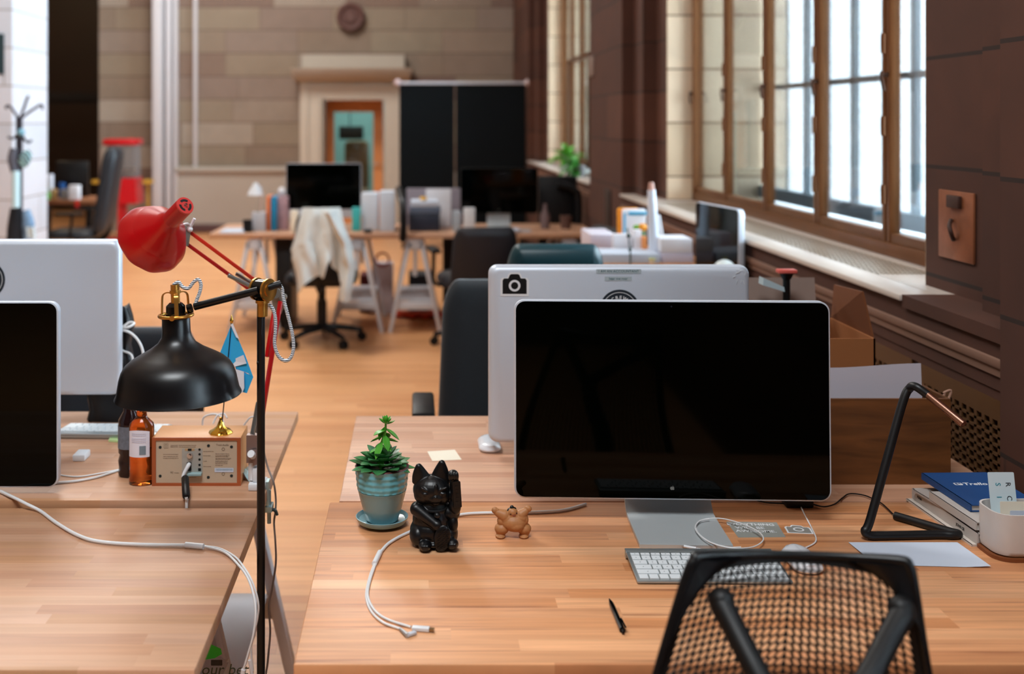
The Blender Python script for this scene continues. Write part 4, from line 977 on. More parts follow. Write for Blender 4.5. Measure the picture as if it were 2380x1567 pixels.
# ================================================================ BLACK FLOOR LAMP WITH BRASS FITTINGS
FY = 2.10
t = thing('floor_lamp', 'black floor lamp with brass fittings and bell shade between the desks', 'lamp', (-.294, FY, 0))
def F(px_, py_, dy=0): return W(px_, py_, FY+dy)
p0 = F(606.5, 700); base_pt = Vector((p0.x, FY, .012))
MB().cyl((p0.x, FY, .01), (p0.x, FY, 1.235), .0078, n=20).build('pole', BLACKM, t)
MB().lathe([(0, .0), (.135, 0), (.138, .006), (.13, .014), (.02, .02), (.0, .02)], Matrix.Translation((p0.x, FY, 0)), 48).build('base', BLACKM, t)
MB().cyl(F(609.5, 735), F(610, 700), .0105, n=24).cyl(F(610, 704), F(610, 697), .0135, n=24).build('brass_ferrule', BRASS, t)
for yy in (843, 922): 
    pass
m = MB().cyl(F(597, 843, -.004), F(602, 843, -.004), .0032, n=10); m.build('cable_clip', BLACK, t)
J = F(611, 673); ax = Vector((.82, -.57, .02)).normalized()
MB().cyl(J-ax*.0135, J+ax*.0125, .0195, n=36).build('joint_drum', BLACKG, t)
m = MB().cyl(J-ax*.0175, J-ax*.0130, .0215, n=36).cyl(J+ax*.0120, J+ax*.0165, .0215, n=36).cyl(J+ax*.016, J+ax*.0185, .0125, n=30); m.build('joint_ring', BRASS, t)
A0, A1 = F(452, 713, .0), F(652, 660, .0)
MB().cyl(A0, F(600, 675, -.016), .0072, n=20).cyl(F(622, 669, -.01), A1, .0068, n=20).build('arm', BLACKM, t)
# shade assembly, slightly tilted
top = F(409, 738); R = Matrix.Rotation(math.radians(-1.8), 4, 'Y'); M = Matrix.Translation(top) @ R
prof = [(0, .003), (.024, .003), (.0265, 0), (.0268, -.03), (.0285, -.042), (.036, -.055), (.052, -.068), (.072, -.080), (.088, -.0905), (.099, -.101), (.106, -.114), (.1105, -.130), (.1135, -.148), (.1155, -.160), (.1185, -.1665), (.1195, -.169), (.1175, -.170), (.1125, -.160), (.104, -.120), (.09, -.098), (.06, -.078), (.03, -.06), (0, -.055)]
prof = [(r, z*.875 if z < 0 else z) for r, z in prof]
MB().lathe(prof, M, 72).build('lamp_shade', mat('black_satin_shade', (6, 6, 9), .33, spec=.55), t, smooth=60)
def Ml(x, y, z): return M @ Vector((x, y, z))
m = MB(); m.tube([Ml(.031*math.cos(a), .031*math.sin(a), .004) for a in [2*PI*k/20 for k in range(20)]], .0034, 10, 3, closed=True)
for k in range(3):
    a = math.radians(-75+120*k); c, s = math.cos(a), math.sin(a)
    pr = M @ Vector((0, 0, 0)); pts = [Ml(.029*c, .029*s, .004), Ml(.028*c, .028*s, .03), Ml(.026*c, .026*s, .042), Ml(.018*c, .018*s, .047), Ml(.006*c, .006*s, .047)]
    pp = catmull(pts, 5); tx = R @ Vector((-s, c, 0))
    for q, r_ in zip(pp, pp[1:]): m.beam(q, r_, .0075 if k == 0 else .005, .002, up=tx.cross(r_-q))
m.cyl(Ml(0, 0, .018), Ml(0, 0, .063), .0085, n=20).cyl(Ml(0, 0, .046), Ml(0, 0, .052), .0105, n=20)
m.cyl(Ml(.0, -.031, .004), Ml(0, -.036, .004), .005, n=12)
m.build('brass_cage', BRASS, t)
MB().lathe([(.0, .028), (.012, .028), (.018, .022), (.0185, .003), (0, .003)], M, 32).build('socket_cap', BLACKG, t)
MB().ball(Ml(0, 0, -.075), (.026, .026, .03)).build('bulb', mat('frosted_bulb', (235, 232, 222), .3), t)
MB().cyl(F(446, 716), F(436, 719), .009, n=16).build('arm_knuckle', BLACKG, t)
BRAID = stripes('zigzag_braided_cord', (240, 244, 248), (70, 84, 100), 95, 'Z')
m = MB().tube([Ml(0, 0, .06), F(404, 662), F(415, 656), F(424, 667), F(438, 670), F(450, 656), F(461, 650), F(467, 662), F(464, 680), F(457, 698), F(454, 710)], .0034, 10, 6); m.build('braided_cord', BRAID, t)
m = MB().tube([F(650, 662), F(656, 672), F(658, 690), F(664, 715), F(672, 745), F(680, 780), F(682, 812), F(674, 834), F(660, 838), F(646, 826), F(638, 800), F(640, 770), F(640, 740), F(634, 718), F(624, 708)], .0034, 10, 6)
m.build('braided_cord', BRAID, t)

# ================================================================ RED CLAMP LAMP
t = thing('clamp_lamp', 'red spring-arm clamp lamp with flared head over the radio desk', 'lamp', (-.345, 2.5, .741)); RY = 2.54
ax = Vector((.100, -.108, .088)).normalized(); capc = W(430, 478, 2.40); rr_, uu, _ = frame_of(ax)
M = Matrix((rr_, uu, ax)).transposed().to_4x4(); M.translation = capc-ax*.168
def flute(a, r, z): return (1+.010*math.cos(a*10)*max(0, (r-.04)/.045))*(1-.06*max(0, (r-.03)/.055)) if r > .03 else 1
prof = [(.0875, 0), (.088, .003), (.0855, .011), (.079, .024), (.070, .038), (.058, .051), (.046, .062), (.036, .072), (.028, .083), (.023, .095), (.0208, .108), (.0205, .162), (.0195, .166)]
inner = [(.018, .160), (.019, .11), (.03, .082), (.06, .055), (.083, .008), (.0855, .001)]
MB().lathe(prof+inner+[(.0875, 0)], M, 110, flute).build('lamp_shade', REDP, t, smooth=50)
cap = MB().lathe([(0, .1645), (.0195, .1645), (.0205, .167), (.0198, .1695), (0, .1695)], M, 40).build('vent_cap', REDC, t)
m = MB(); Mc = M @ Matrix.Translation((0, 0, .1696))
for k in range(3): m.annulus(.0095, .0148, Mc, .0004, 12, math.radians(90+120*k-42), math.radians(90+120*k+42))
m.build('vent_slot', mat('slot_black', (6, 6, 6), .8), cap)
MB().cyl(Mc @ Vector((0, 0, 0)), Mc @ Vector((0, 0, .006)), .0042, .0025, 14).build('cap_nut', CHROME, cap)
def Rw(px_, py_, dy=0): return W(px_, py_, RY+dy)
m = MB(); m.beam(Rw(408, 520, -.06), Rw(424, 540, -.02), .012, .008, .001); m.prism([(0, .022), (.02, .016), (.014, -.026), (-.006, -.03), (-.02, -.006)], basis(Rw(424, 545, -.01), (1, .3, 0), (0, 0, 1)), .003)
m.cyl(Rw(412, 556, -.03), Rw(424, 562, -.0), .008, n=16).cyl(Rw(428, 530, -.01), Rw(436, 534, .02), .007, n=14); m.build('head_bracket', STEEL, t)
MB().cyl(Rw(440, 534, -.01), Rw(452, 508, -.015), .0035, n=10).ball(Rw(441, 533, -.01), .007).build('wing_screw', WHITE, t)
MB().tube([Rw(414, 516, -.05), Rw(422, 522, -.03), Rw(436, 520, -.02), Rw(444, 527, 0)], .0025, 8).build('wire', WHITE, t)
m = MB(); m.beam(Rw(434, 534, .0), Rw(604, 660, .03), .008, .008, .001); m.build('upper_arm', mat('orange_red_arm', (196, 44, 26), .35), t)
m = MB(); m.beam(Rw(430, 564, .0), Rw(590, 680, .03), .008, .008, .001); m.build('upper_arm', mat('deep_red_arm', (164, 22, 22), .35), t)
def spring(pts, r, n_turn, name='spring'):
    a, b = Vector(pts[0]), Vector(pts[1]); rt, up_, ax_ = frame_of(b-a); N = n_turn*10; P = []
    for k in range(N+1):
        f = k/N; q = 2*PI*n_turn*f; P.append(a.lerp(b, f)+(rt*math.cos(q)+up_*math.sin(q))*r)
    mb = MB().tube(P, .0009, 5, 0); mb.cyl(a, b, r*.8, n=10); mb.build(name, STEEL, t)
spring((Rw(530, 640, -.012), Rw(596, 672, .012)), .0042, 34); spring((Rw(548, 636, .04), Rw(600, 668, .05)), .0042, 28)
m = MB(); m.prism([(-.016, .03), (.012, .026), (.026, 0), (.014, -.03), (0, -.032)], basis(Rw(640, 700, .03), (1, .1, 0), (0, 0, 1)), .003); m.cyl(Rw(640, 682, .02), Rw(643, 681, .05), .012, n=20); m.cyl(Rw(657, 692, .02), Rw(660, 690, .05), .008, n=16); m.build('elbow_plate', STEEL, t)
m = MB(); m.beam(Rw(652, 700, .02), Rw(604, 1000, -.03), .0085, .0085, .001); m.beam(Rw(638, 720, .04), Rw(620, 830, .0), .0085, .0085, .001); m.build('lower_arm', REDP, t)
spring((Rw(600, 936, -.04), Rw(586, 1011, -.05)), .0046, 40)
spring((Rw(607, 940, -.0), Rw(596, 1011, -.01)), .0046, 40)
m = MB(); m.box(-.3735-.006, -.3735+.018, 2.475, 2.495, .80, .862); m.prism([(0, 0), (.018, 0), (.022, -.03), (.004, -.036)], basis(W(584, 1045, 2.47), (1, 0, 0), (0, 0, 1)), .003); m.build('base_fork', mat('pinkish_steel', (150, 130, 125), .4, metal=.7), t)
m = MB(); m.cyl((-.3665, 2.485, .76), (-.3665, 2.485, .81), .010, n=16); m.cyl(W(583, 1055, 2.46), W(592, 1062, 2.48), .0085, n=14); m.build('pivot', WHITE, t)
m = MB(); m.box(-.3735, -.336, 2.46, 2.515, .7415, .757, bev=.003); m.box(-.3735+.008, -.343, 2.47, 2.505, .757, .79, bev=.004); m.build('clamp_block', WHITE, t)
m = MB(); m.box(-.336, -.3295, 2.475, 2.502, .690, .757); m.box(-.338, -.322, 2.47, 2.507, .690, .702); m.cyl((-.330, 2.488, .66), (-.330, 2.488, .735), .0045, n=12); m.build('clamp_jaw', mat('zinc_plate', (160, 184, 186), .4, metal=.6), t)
m = MB(); 
for s in (-1, 1): m.tube([(-.330, 2.488, .688), (-.330+s*.012, 2.488, .69), (-.330+s*.019, 2.488, .678)], [.003, .0045, .003], 8)
m.build('wing_nut', mat('dark_zinc', (70, 80, 80), .4, metal=.7), t)
m = MB().tube([Rw(604, 1000, 0), Rw(612, 1045, -.02), Rw(622, 1085, -.03), W(636, 1122, 2.49), W(641, 1160, 2.50), W(640, 1190, 2.5), W(637, 1215, 2.50), W(640, 1260, 2.49), W(641, 1310, 2.49), W(632, 1370, 2.50), W(625, 1410, 2.5), W(628, 1470, 2.5), W(622, 1540, 2.5), W(618, 1600, 2.5), (-.33, 2.5, .05), (-.35, 2.6, .006)], .0024, 8); m.build('cord', mat('grey_lamp_cord', (128, 112, 104), .5), t)

# ================================================================ RADIO, FLAG, BOTTLES
z0 = .7412; RX0, RX1, RY0, RY1, RZ = -.597, -.3955, 2.4965, 2.60, .8505
t = thing('table_radio', 'cherry wood table radio seen from the back, tan rear panel', 'radio', (-.496, 2.548, z0))
m = MB(); w_ = .0065
m.box(RX0, RX1, RY0, RY0+.004, z0, z0+w_).box(RX0, RX1, RY0, RY0+.004, RZ-w_, RZ).box(RX0, RX0+.009, RY0, RY0+.004, z0+w_, RZ-w_).box(RX1-.0085, RX1, RY0, RY0+.004, z0+w_, RZ-w_); m.build('front_edge', WOODC, t)
MB().box(RX0, RX1, RY0+.004, RY1, z0, RZ, bev=.002).build('case', WOODT, t)
TANP = mat('tan_metal_panel', (196, 176, 152), .5, metal=.1)
pn = MB().box(RX0+.009, RX1-.0085, RY0+.002, RY0+.0042, z0+w_, RZ-w_).build('rear_panel', TANP, t)
def C(x, y): return W(350+x/8.704, 1000+y/8.704, RY0)
def pM(x, y, dy=.001): p = C(x, y); return basis((p.x, RY0+dy, p.z), (1, 0, 0), (0, 0, 1))
m = MB()
for (x, y) in ((190, 352), (190, 935), (1168, 320), (1165, 960), (1634, 345), (1634, 930)): m.prism(disc(.0034, 16), pM(x, y, .0018), .0004)
m.build('screw_hole', mat('screw_dark', (28, 40, 40), .5), pn)
a, b = C(632, 380), C(1048, 908); bay = MB().box(a.x, b.x, RY0+.0012, RY0+.002, b.z, a.z).build('connector_bay', mat('grey_bay_metal', (178, 176, 168), .45, metal=.3), pn)
m = MB()
for y in (395, 492, 598, 707): m.prism(disc(.0027, 14), pM(988, y, .0010), .0004)
m.prism(rrect(.0065, .0065, .001, 2), pM(990, 802, .0010), .0004); m.prism(rrect(.0085, .005, .0006, 2), pM(790, 398, .0008), .0004); m.prism(rrect(.011, .020, .002, 2), pM(775, 740, .0010), .0003); m.build('socket', mat('socket_black', (10, 16, 16), .5), bay)
m = MB(); m.prism(rrect(.022, .005, .001, 2), pM(790, 398, .0011), .0003); m.build('switch_plate', mat('tan_switch', (186, 150, 110), .4), bay)
p = C(795, 508); MB().cyl((p.x, RY0+.001, p.z), (p.x, RY0-.004, p.z), .0062, n=20).cyl((p.x, RY0-.004, p.z), (p.x, RY0-.009, p.z), .0035, n=16).build('antenna_jack', CHROME, bay)
p = C(890, 880); MB().cbox((p.x, RY0-.004, p.z), (.034, .012, .007), bev=.002).build('grey_tab', mat('blue_grey_plastic', (150, 176, 178), .4), bay)
PI_ = mat('grey_brown_print', (128, 108, 92), .7)
text('Tivoli Audio', .0058, pM(1450, 305, .0016), PI_, pn)
text('FC', .0055, pM(428, 865, .0016), PI_, pn)
m = MB()
def ln(x0, x1, y): 
    a = C(x0, y); b = C(x1, y); m.box(a.x, b.x, RY0+.0014, RY0+.0022, a.z-.00035, a.z+.00035)
random.seed(9)
for (x0, x1, ys) in ((1308, 1590, (485, 520, 540)), (1308, 1620, (575, 595)), (1308, 1560, (630, 655, 682)), (1308, 1460, (718,)), (1065, 1270, (435,)), (1065, 1230, (522,)), (1065, 1160, (632,)), (1065, 1220, (740,)), (400, 560, (315, 342)), (575, 920, (312, 345)), (250, 560, (495, 540, 575)), (770, 930, (962,)), (480, 570, (870,))):
    for y in ys:
        x = x0
        while x < x1-20: k = random.uniform(18, 60); ln(x, min(x1, x+k), y); x += k+8
m.build('printed_lines', PI_, pn)
m = MB(); m.annulus(.0026, .0036, pM(1468, 390, .0016), .0003, 20).annulus(.0026, .0036, pM(1468, 890, .0016), .0003, 20)
for s0 in (44, 90):
    for (dx, dy, w2, h2) in ((0, s0/2, s0, 3), (0, -s0/2, s0, 3), (-s0/2, 0, 3, s0), (s0/2, 0, 3, s0)): m.prism(rrect(w2*.97e-4*1.1, h2*.97e-4*1.1, .0001, 1), pM(310+dx, 322+dy, .0016), .0003)
m.build('printed_symbol', PI_, pn)
MB().prism(rrect(.043, .0095, .0005, 1), pM(1485, 812, .0014), .0003).build('barcode_label', mat('pale_label', (206, 212, 226), .6), pn)
m = MB()
for k in range(34):
    if k % 3 != 1: m.prism([(-.0185+k*.0011, -.0012), (-.0185+k*.0011+.0006, -.0012), (-.0185+k*.0011+.0006, .0032), (-.0185+k*.0011, .0032)], pM(1485, 812, .0010), .0002)
m.build('barcode', mat('blue_grey_ink', (80, 130, 150), .6), pn)
# cable with ferrite bead plugged into the radio
t = thing('audio_cable', 'white cable with black ferrite bead plugged into the radio', 'cable', (-.50, 2.47, .741))
a, b = C(780, 690), C(690, 900); MB().tube([(a.x, RY0-.001, a.z), (a.x-.001, RY0-.008, a.z-.002), (b.x, RY0-.014, b.z+.004), (b.x, RY0-.018, b.z-.004)], [.0048, .0048, .0036, .0030], 10).build('plug', WHITE, t)
p1, p2 = W(430, 1110, 2.474), G(433, 1156, .7505); MB().tube([p1, p1.lerp(p2, .06), p1.lerp(p2, .94), p2], [.0062, .0085, .0085, .0062], 18, 0).build('ferrite_bead', BLACK, t)
MB().tube([(b.x, RY0-.018, b.z-.003), p1], .003, 10, 0).tube([p2, G(433.5, 1161, .7455), (p2.x, 2.405, .7445), (p2.x, 2.3985, .737), (p2.x, 2.3975, .70), (p2.x, 2.3975, .66)], .0034, 10, 4).build('cord', CORD, t)
# flag
t = thing('desk_flag', 'small sky blue flag with white cross on a gold stand atop the radio', 'flag', (-.4475, 2.535, RZ))
fx, fy = -.4475, 2.535
MB().lathe([(0, 0), (.026, 0), (.0265, .002), (.024, .006), (.016, .010), (.009, .016), (.006, .024), (.0035, .03), (.0035, .036), (0, .037)], Matrix.Translation((fx, fy, RZ)), 32, lambda a, r, z: 1+.06*math.cos(8*a)*(1 if .005 < r else 0)).build('stand', GOLD, t)
pt0, pt1 = W(516, 985, fy), W(538, 752, fy); MB().cyl(pt0, pt1, .0013, n=8).build('pole', BLACK, t)
MB().lathe([(0, -.003), (.003, -.002), (.0022, .0), (.004, .003), (.0042, .007), (.002, .013), (0, .021)], Matrix.Translation(pt1), 16).build('finial', GOLD, t)
FB = mat('sky_blue_cloth', (44, 168, 226), .75, noise=.08, nscale=30); FW = mat('white_cloth', (222, 226, 236), .8)
def fl(px_, py_, d=0): return W(px_, py_, fy-.004+d)
def poly(ptsd, name, m_, par, off=0):
    m = MB(); vs = [m.bm.verts.new(fl(x, y, d+off)) for x, y, d in ptsd]; f = m.bm.faces.new(vs); m.bm.normal_update(); bmesh.ops.solidify(m.bm, geom=[f], thickness=.0006); return m.build(name, m_, par)
cl = poly([(538, 754, 0), (512, 818, .0), (500, 880, 0), (545, 900, 0)], 'cloth', FB, t, .004)
poly([(538, 752, 0), (536, 838, -.004), (548, 856, -.006), (576, 868, -.010), (589, 878, -.012), (570, 826, -.009)], 'cloth', FB, t)
poly([(548, 854, -.004), (589, 876, -.012), (574, 914, -.010), (565, 912, -.009), (546, 895, -.002)], 'cloth', FB, t, .001)
poly([(536, 755, 0), (541, 752, -.001), (556, 788, -.007), (549, 784, -.005), (540, 764, -.002)], 'white_stripe', FW, cl, -.003)
poly([(538, 838, 0), (566, 825, -.009), (573, 845, -.011), (540, 854, -.003)], 'white_stripe', FW, cl, -.002)
poly([(547, 858, 0), (567, 864, -.008), (568, 902, -.010), (563, 914, -.009), (552, 905, -.004)], 'white_stripe', FW, cl, -.005)
# cable loops behind the flag base
m = MB().tube([W(470, 990, 2.68), W(474, 970, 2.68), W(495, 963, 2.68), W(512, 968, 2.67), W(520, 985, 2.66)], .0025, 8).tube([W(495, 985, 2.66), W(505, 966, 2.67), W(520, 962, 2.68), W(528, 972, 2.67)], .0022, 8).tube([W(566, 990, 2.68), W(580, 972, 2.68), W(592, 968, 2.68)], .0022, 8)
m.tube([W(470, 990, 2.68), (-.52, 2.67, .745), (-.46, 2.68, .745), W(566, 990, 2.68)], .0022, 8)
tag(m.build('looped_cable', CORD), 'white looped cable on the desk behind the radio', 'cable')
# bottles
t = thing('bottle', 'amber liquor bottle with white back label left of the radio', 'bottle', (-.624, 2.515, .741)); bx, by = -.6245, 2.515
M = Matrix.Translation((bx, by, .741)) @ Matrix.Diagonal((1, .8, 1, 1))
AMB = mat('amber_spirit', (224, 112, 40), .03, trans=.93, ior=1.33)
MB().lathe([(0, .001), (.026, .001), (.0285, .004), (.029, .012), (.0275, .02), (.028, .03), (.0285, .13), (.027, .138), (.018, .147), (.0125, .152), (.0115, .16), (.0115, .19), (.013, .192), (.013, .197), (0, .197)], M, 40).build('glass_body', AMB, t, smooth=60)
MB().lathe([(0, .197), (.0135, .197), (.0135, .212), (0, .213)], M, 24).build('cap', BLACK, t)
def lab(w0, w1, zt, zb, r, m_, nm, par, arch=0):
    mb = MB(); mb.grid(lambda u, v: M @ Vector((r*math.cos(w0+(w1-w0)*u), r*math.sin(w0+(w1-w0)*u), zb+(zt-zb)*v+(arch*(1-(2*u-1)**2)-arch)*v)), 16, 6, .0004); return mb.build(nm, m_, par)
lb = lab(math.radians(-148), math.radians(-42), .127, .066, .0294, mat('white_bottle_label', (232, 228, 238), .6), 'label', t, .004)
m = MB()
for k in range(11):
    a = math.radians(-88+k*2.6); r = .0299; m.cbox(M @ Vector((r*math.cos(a), r*math.sin(a), .082)), (.0008, .0008, .02))
m.build('barcode', mat('barcode_grey', (110, 130, 140), .6), lb)
m = MB()
for z_ in (.119, .115, .108, .104, .100):
    for k in range(9): a = math.radians(-122+k*7.2); r = .0299; m.cbox(M @ Vector((r*math.cos(a), r*math.sin(a), z_)), (.0026, .0006, .0006))
m.build('printed_lines', mat('lilac_print', (170, 165, 190), .6), lb)
t = thing('bottle', 'dark sauce bottle with printed label behind the amber bottle', 'bottle', (-.668, 2.575, .741)); M = Matrix.Translation((-.668, 2.575, .741))
MB().lathe([(0, .001), (.024, .001), (.026, .006), (.024, .02), (.026, .035), (.022, .05), (.0255, .055), (.0255, .12), (.025, .13), (.014, .15), (.013, .175), (0, .176)], M, 32, lambda a, r, z: 1+(.02*math.cos(a*8) if z < .05 and r > .01 else 0)).build('glass_body', mat('dark_cola_glass', (34, 16, 16), .12), t, smooth=60)
MB().lathe([(.0262, .066), (.0262, .118)], M, 32).build('label', mat('grey_printed_label', (112, 116, 126), .5, noise=.5, nscale=120), t)
MB().lathe([(0, .176), (.0145, .176), (.0145, .19), (0, .191)], M, 20).build('cap', mat('maroon_cap', (60, 20, 26), .4), t)
# things between display edge and desk: two small white boxes edge
c0 = G(137, 1014, .741)
tag(MB().cbox((-.818, 2.70, .749), (.03, .05, .016), bev=.003).build('small_white_box', WHITE), 'small white adapter half hidden behind the left black display', 'adapter')
# crumpled glossy wrapper by clamp
m = MB(); random.seed(11); p = W(583, 1068, 2.55)
m.grid(lambda u, v: p+Vector(((u-.5)*.05, (v-.5)*.05, .012+.012*math.sin(u*9+v*5)*math.cos(v*7)-p.z+.741)), 8, 8, .0006); tag(m.build('plastic_wrapper', mat('clear_blue_wrapper', (190, 220, 226), .15, coat=.5)), 'crumpled pale blue plastic wrapper beside the lamp clamp', 'wrapper')
# ================================================================ CHAIRS AND CARTONS BEHIND THE NEAR DESKS
office_chair(.325, 3.43, PI, 'tall dark slate fabric chair behind the silver computer back', FABRIC, bw=.50, bh=.60, back_top=1.035, thick=.085, lean=.02, arms=True, curve=.03)
office_chair(.505, 4.30, 0, 'dark teal leather chair, window sheen coloured in, seen above the silver computer back', mat('teal_sheen_tinted_leather', (18, 56, 64), .38), bw=.37, bh=.5, back_top=1.125, thick=.10, lean=.10, curve=.0)  # dark teal leather; window reflection on its top lightened into the colour
office_chair(-1.0, 3.55, PI, 'navy fabric chair pushed in behind the left silver display back', FABRIC2, bw=.5, bh=.42, back_top=.84, thick=.07)
# black bag hung behind the left display
m = MB(); rg = []
for q in range(12):
    f = q/11; rg.append([(-.848+p[0]*(1-.08*f)+.006*math.sin(f*17), 3.07+p[1]*(1-.35*f)+.005*math.sin(i*1.7+f*9), .7415+.312*f+.006*math.sin(i*.9)*f) for i, p in enumerate(rrect(.122, .09, .03, 6))])
m.rings(rg); tag(m.build('shoulder_bag', mat('black_nylon', (10, 12, 18), .5, noise=.2), smooth=60), 'black nylon bag standing on the desk behind the left silver display back', 'bag')
m = MB().tube([W(262, 772, 3.0), W(280, 764, 3.0), W(300, 750, 3.02), W(312, 752, 3.02), W(300, 760, 3.0), W(278, 766, 3.0), W(300, 772, 2.99), W(320, 790, 2.98), W(332, 818, 2.97), W(330, 850, 2.96), W(318, 960, 2.95), W(312, 1004, 2.95)], .0035, 8)
m.tube([W(262, 800, 3.0), W(285, 815, 3.0), W(308, 832, 3.0), W(300, 900, 3.0), (-.77, 3.0, .745)], .003, 8)
tag(m.build('power_cable', CORD), 'white cables looping out behind the left silver display back', 'cable')
CARD = mat('brown_cardboard', (150, 92, 50), .8, noise=.08, nscale=10); CARDG = mat('grey_brown_cardboard', (142, 122, 112), .85, noise=.06, nscale=30)
# near wooden box with a white sheet standing in it
t = thing('wooden_box', 'dark brown wood-grain box on the desk right of the black display', 'box', (.93, 2.64, .73))
DW = cells('walnut_box_veneer', [(96, 58, 28), (108, 66, 32)], 3, .5, 'X', 'Z', rough=.5, grain=.45, gs=(6, 40, 10))
x0, x1, y0, y1, zt = .62, 1.235, 2.54, 2.72, .9275
MB().box(x0, x1, y0, y0+.008, .73, zt).box(x0, x1, y1-.008, y1, .73, zt).box(x0, x0+.008, y0+.008, y1-.008, .73, zt).box(x1-.008, x1, y0+.008, y1-.008, .73, zt).box(x0+.008, x1-.008, y0+.008, y1-.008, .73, .738).build('box_body', DW, t)
m = MB(); m.grid(lambda u, v: Vector((.70+.503*u, 2.60+.02*v, .74+(.242+.006*u+.004*math.sin(u*8))*v)), 16, 2, .0008); tag(m.build('paper_sheet', mat('grey_white_sheet', (190, 184, 194), .8)), 'upright white sheet sticking out of the dark brown box', 'paper')
p = W(2192, 915, 2.66); tag(MB().tube([(1.16, 2.66, .745), (1.165, 2.66, .90), W(2185, 922, 2.66), W(2195, 912, 2.66), W(2207, 922, 2.66), (1.205, 2.66, .75)], .003, 8).build('curled_strap', mat('tan_strap', (170, 130, 110), .6)), 'small tan curled strap poking over the dark brown box', 'strap')
# tall open carton
t = thing('cardboard_box', 'open brown carton with raised flaps behind the black display', 'box', (1.0, 2.96, .73))
x0, x1, y0, y1, zt = .80, 1.17, 2.80, 3.10, 1.015
MB().box(x0, x1, y0, y0+.005, .73, zt).box(x0, x1, y1-.005, y1, .73, zt).box(x0, x0+.005, y0, y1, .73, zt).box(x1-.005, x1, y0, y1, .73, zt).box(x0, x1, y0, y1, .73, .735).build('box_body', CARD, t)
MB().beam(((x0+x1)/2-.02, y1, zt), ((x0+x1)/2-.02, y1+.02, 1.125), .33, .004, up=(0, 1, 0)).build('flap', CARDG, t)
m = MB(); a = [Vector((x1, y1, zt)), Vector((x1, y0+.02, zt)), W(2003, 678, 2.84), W(1938, 662, 3.1)]; vs = [m.bm.verts.new(p) for p in a]; f = m.bm.faces.new(vs); m.bm.normal_update(); bmesh.ops.solidify(m.bm, geom=[f], thickness=.005); m.build('flap', mat('dark_brown_cardboard', (112, 62, 28), .8), t)
# things leaning out of the carton
t = thing('tape_dispenser', 'black object with salmon red top standing in the open carton', 'stationery', (1.01, 3.04, .74))
c = W(1828, 640, 3.04); MB().cyl((c.x, c.y, .736), (c.x, c.y, c.z-.008), .010, n=12).cyl((c.x, c.y, c.z-.01), (c.x, c.y, c.z+.006), .012, .02, n=20).build('stem', BLACK, t)
MB().cbox((c.x, c.y, c.z+.0115), (.052, .03, .011), bev=.003).build('head', mat('salmon_red_plastic', (214, 98, 88), .4), t)
m = MB(); p = W(1788, 650, 3.06); m.prism([(-.03, -.01), (.03, -.028), (.028, -.015), (-.028, .010)], basis(p, (1, 0, 0), (0, 0, 1)), .04)
tag(m.build('leaflet', mat('pale_blue_leaflet', (176, 196, 204), .7)), 'pale blue folded leaflet leaning in the open carton', 'leaflet')

# ================================================================ THIRD TABLE BY THE WINDOW (bright clutter)
desk(.78, 1.335, 4.98, 5.75, .92, 'cluttered raised work table by the window with boxes and papers', mat('orange_edged_table', (214, 150, 96), .5), th=.03)
for (x, y) in ((.84, 5.04),): pass
tt = col.objects['work_desk.004'] if 'work_desk.004' in col.objects else None
m = MB()
for (x, y) in ((.84, 5.04), (1.28, 5.04), (.84, 5.69), (1.28, 5.69)): MB().box(x-.025, x+.025, y-.025, y+.025, 0, .89).build('leg', WHITEM, tt)
m.bm.free()
desk(.90, 1.335, 4.25, 4.94, .73, 'small low side table under the angled screen by the window', BEECHF)
tt2 = col.objects['work_desk.005']
for (x, y) in ((.94, 4.30), (1.29, 4.30), (.94, 4.89), (1.29, 4.89)): MB().box(x-.02, x+.02, y-.02, y+.02, 0, .702).build('leg', WHITEM, tt2)
t, R, hs = computer('display_monitor', 'black screen seen at an angle beside the window sill', 'monitor', 1.293, 4.73, .82, math.radians(-81.5), w_=.44, h_=.385, stand_w=.14, stand_depth=.14)
def at(px0, px1, pyt, pyb, Y, d=.05, inset=0):
    """a real box whose front face covers these photo pixels at depth Y"""
    return ((px0-PX)*Y/FOC, (px1-PX)*Y/FOC, Y, Y+d, EYE-(pyb-PY)*Y/FOC, EYE-(pyt-PY)*Y/FOC)
def bx(name, label, cat, px0, px1, pyt, pyb, Y, d, m_, z0=None, bev=.004, group=None):
    a = list(at(px0, px1, pyt, pyb, Y, d))
    if z0 is not None: a[4] = z0
    return tag(MB().box(*a, bev=bev).build(name, m_), label, cat, group)
WB = mat('white_card_box', (232, 232, 238), .6); LIL = mat('lilac_white_box', (208, 204, 222), .6); 
t3 = .92
bx('paper_pile', 'white paper pile at the front of the cluttered raised table', 'papers', 1392, 1535, 590, 612, 5.0, .22, PAPER, t3)
o = bx('storage_box', 'lilac translucent storage box on the raised table near the angled screen', 'box', 1538, 1612, 588, 616, 5.02, .2, LIL, t3)
bx('white_carton', 'white carton stacked on the lilac storage box by the sill', 'box', 1536, 1610, 555, 588, 5.02, .18, WB, None)
t = thing('plastic_tub', 'small tub with pale yellow lid on the raised table', 'tub', (W(1550, 600, 4.985).x, 4.995, t3))
c = W(1552, 600, 4.99); 
t.location = (1.075, 5.0, t3)
MB().cyl((1.075, 5.0, t3), (1.075, 5.0, t3+.018), .014, n=16).build('tub', mat('cream_tub', (230, 214, 190), .4), t); MB().cyl((1.075, 5.0, t3+.018), (1.075, 5.0, t3+.024), .0155, n=16).build('lid', mat('yellow_lid', (216, 216, 130), .4), t)
bx('long_box', 'long grey-white box lying at the left end of the raised table', 'box', 1372, 1432, 545, 600, 5.3, .3, mat('grey_white_card', (205, 200, 212), .6), t3)
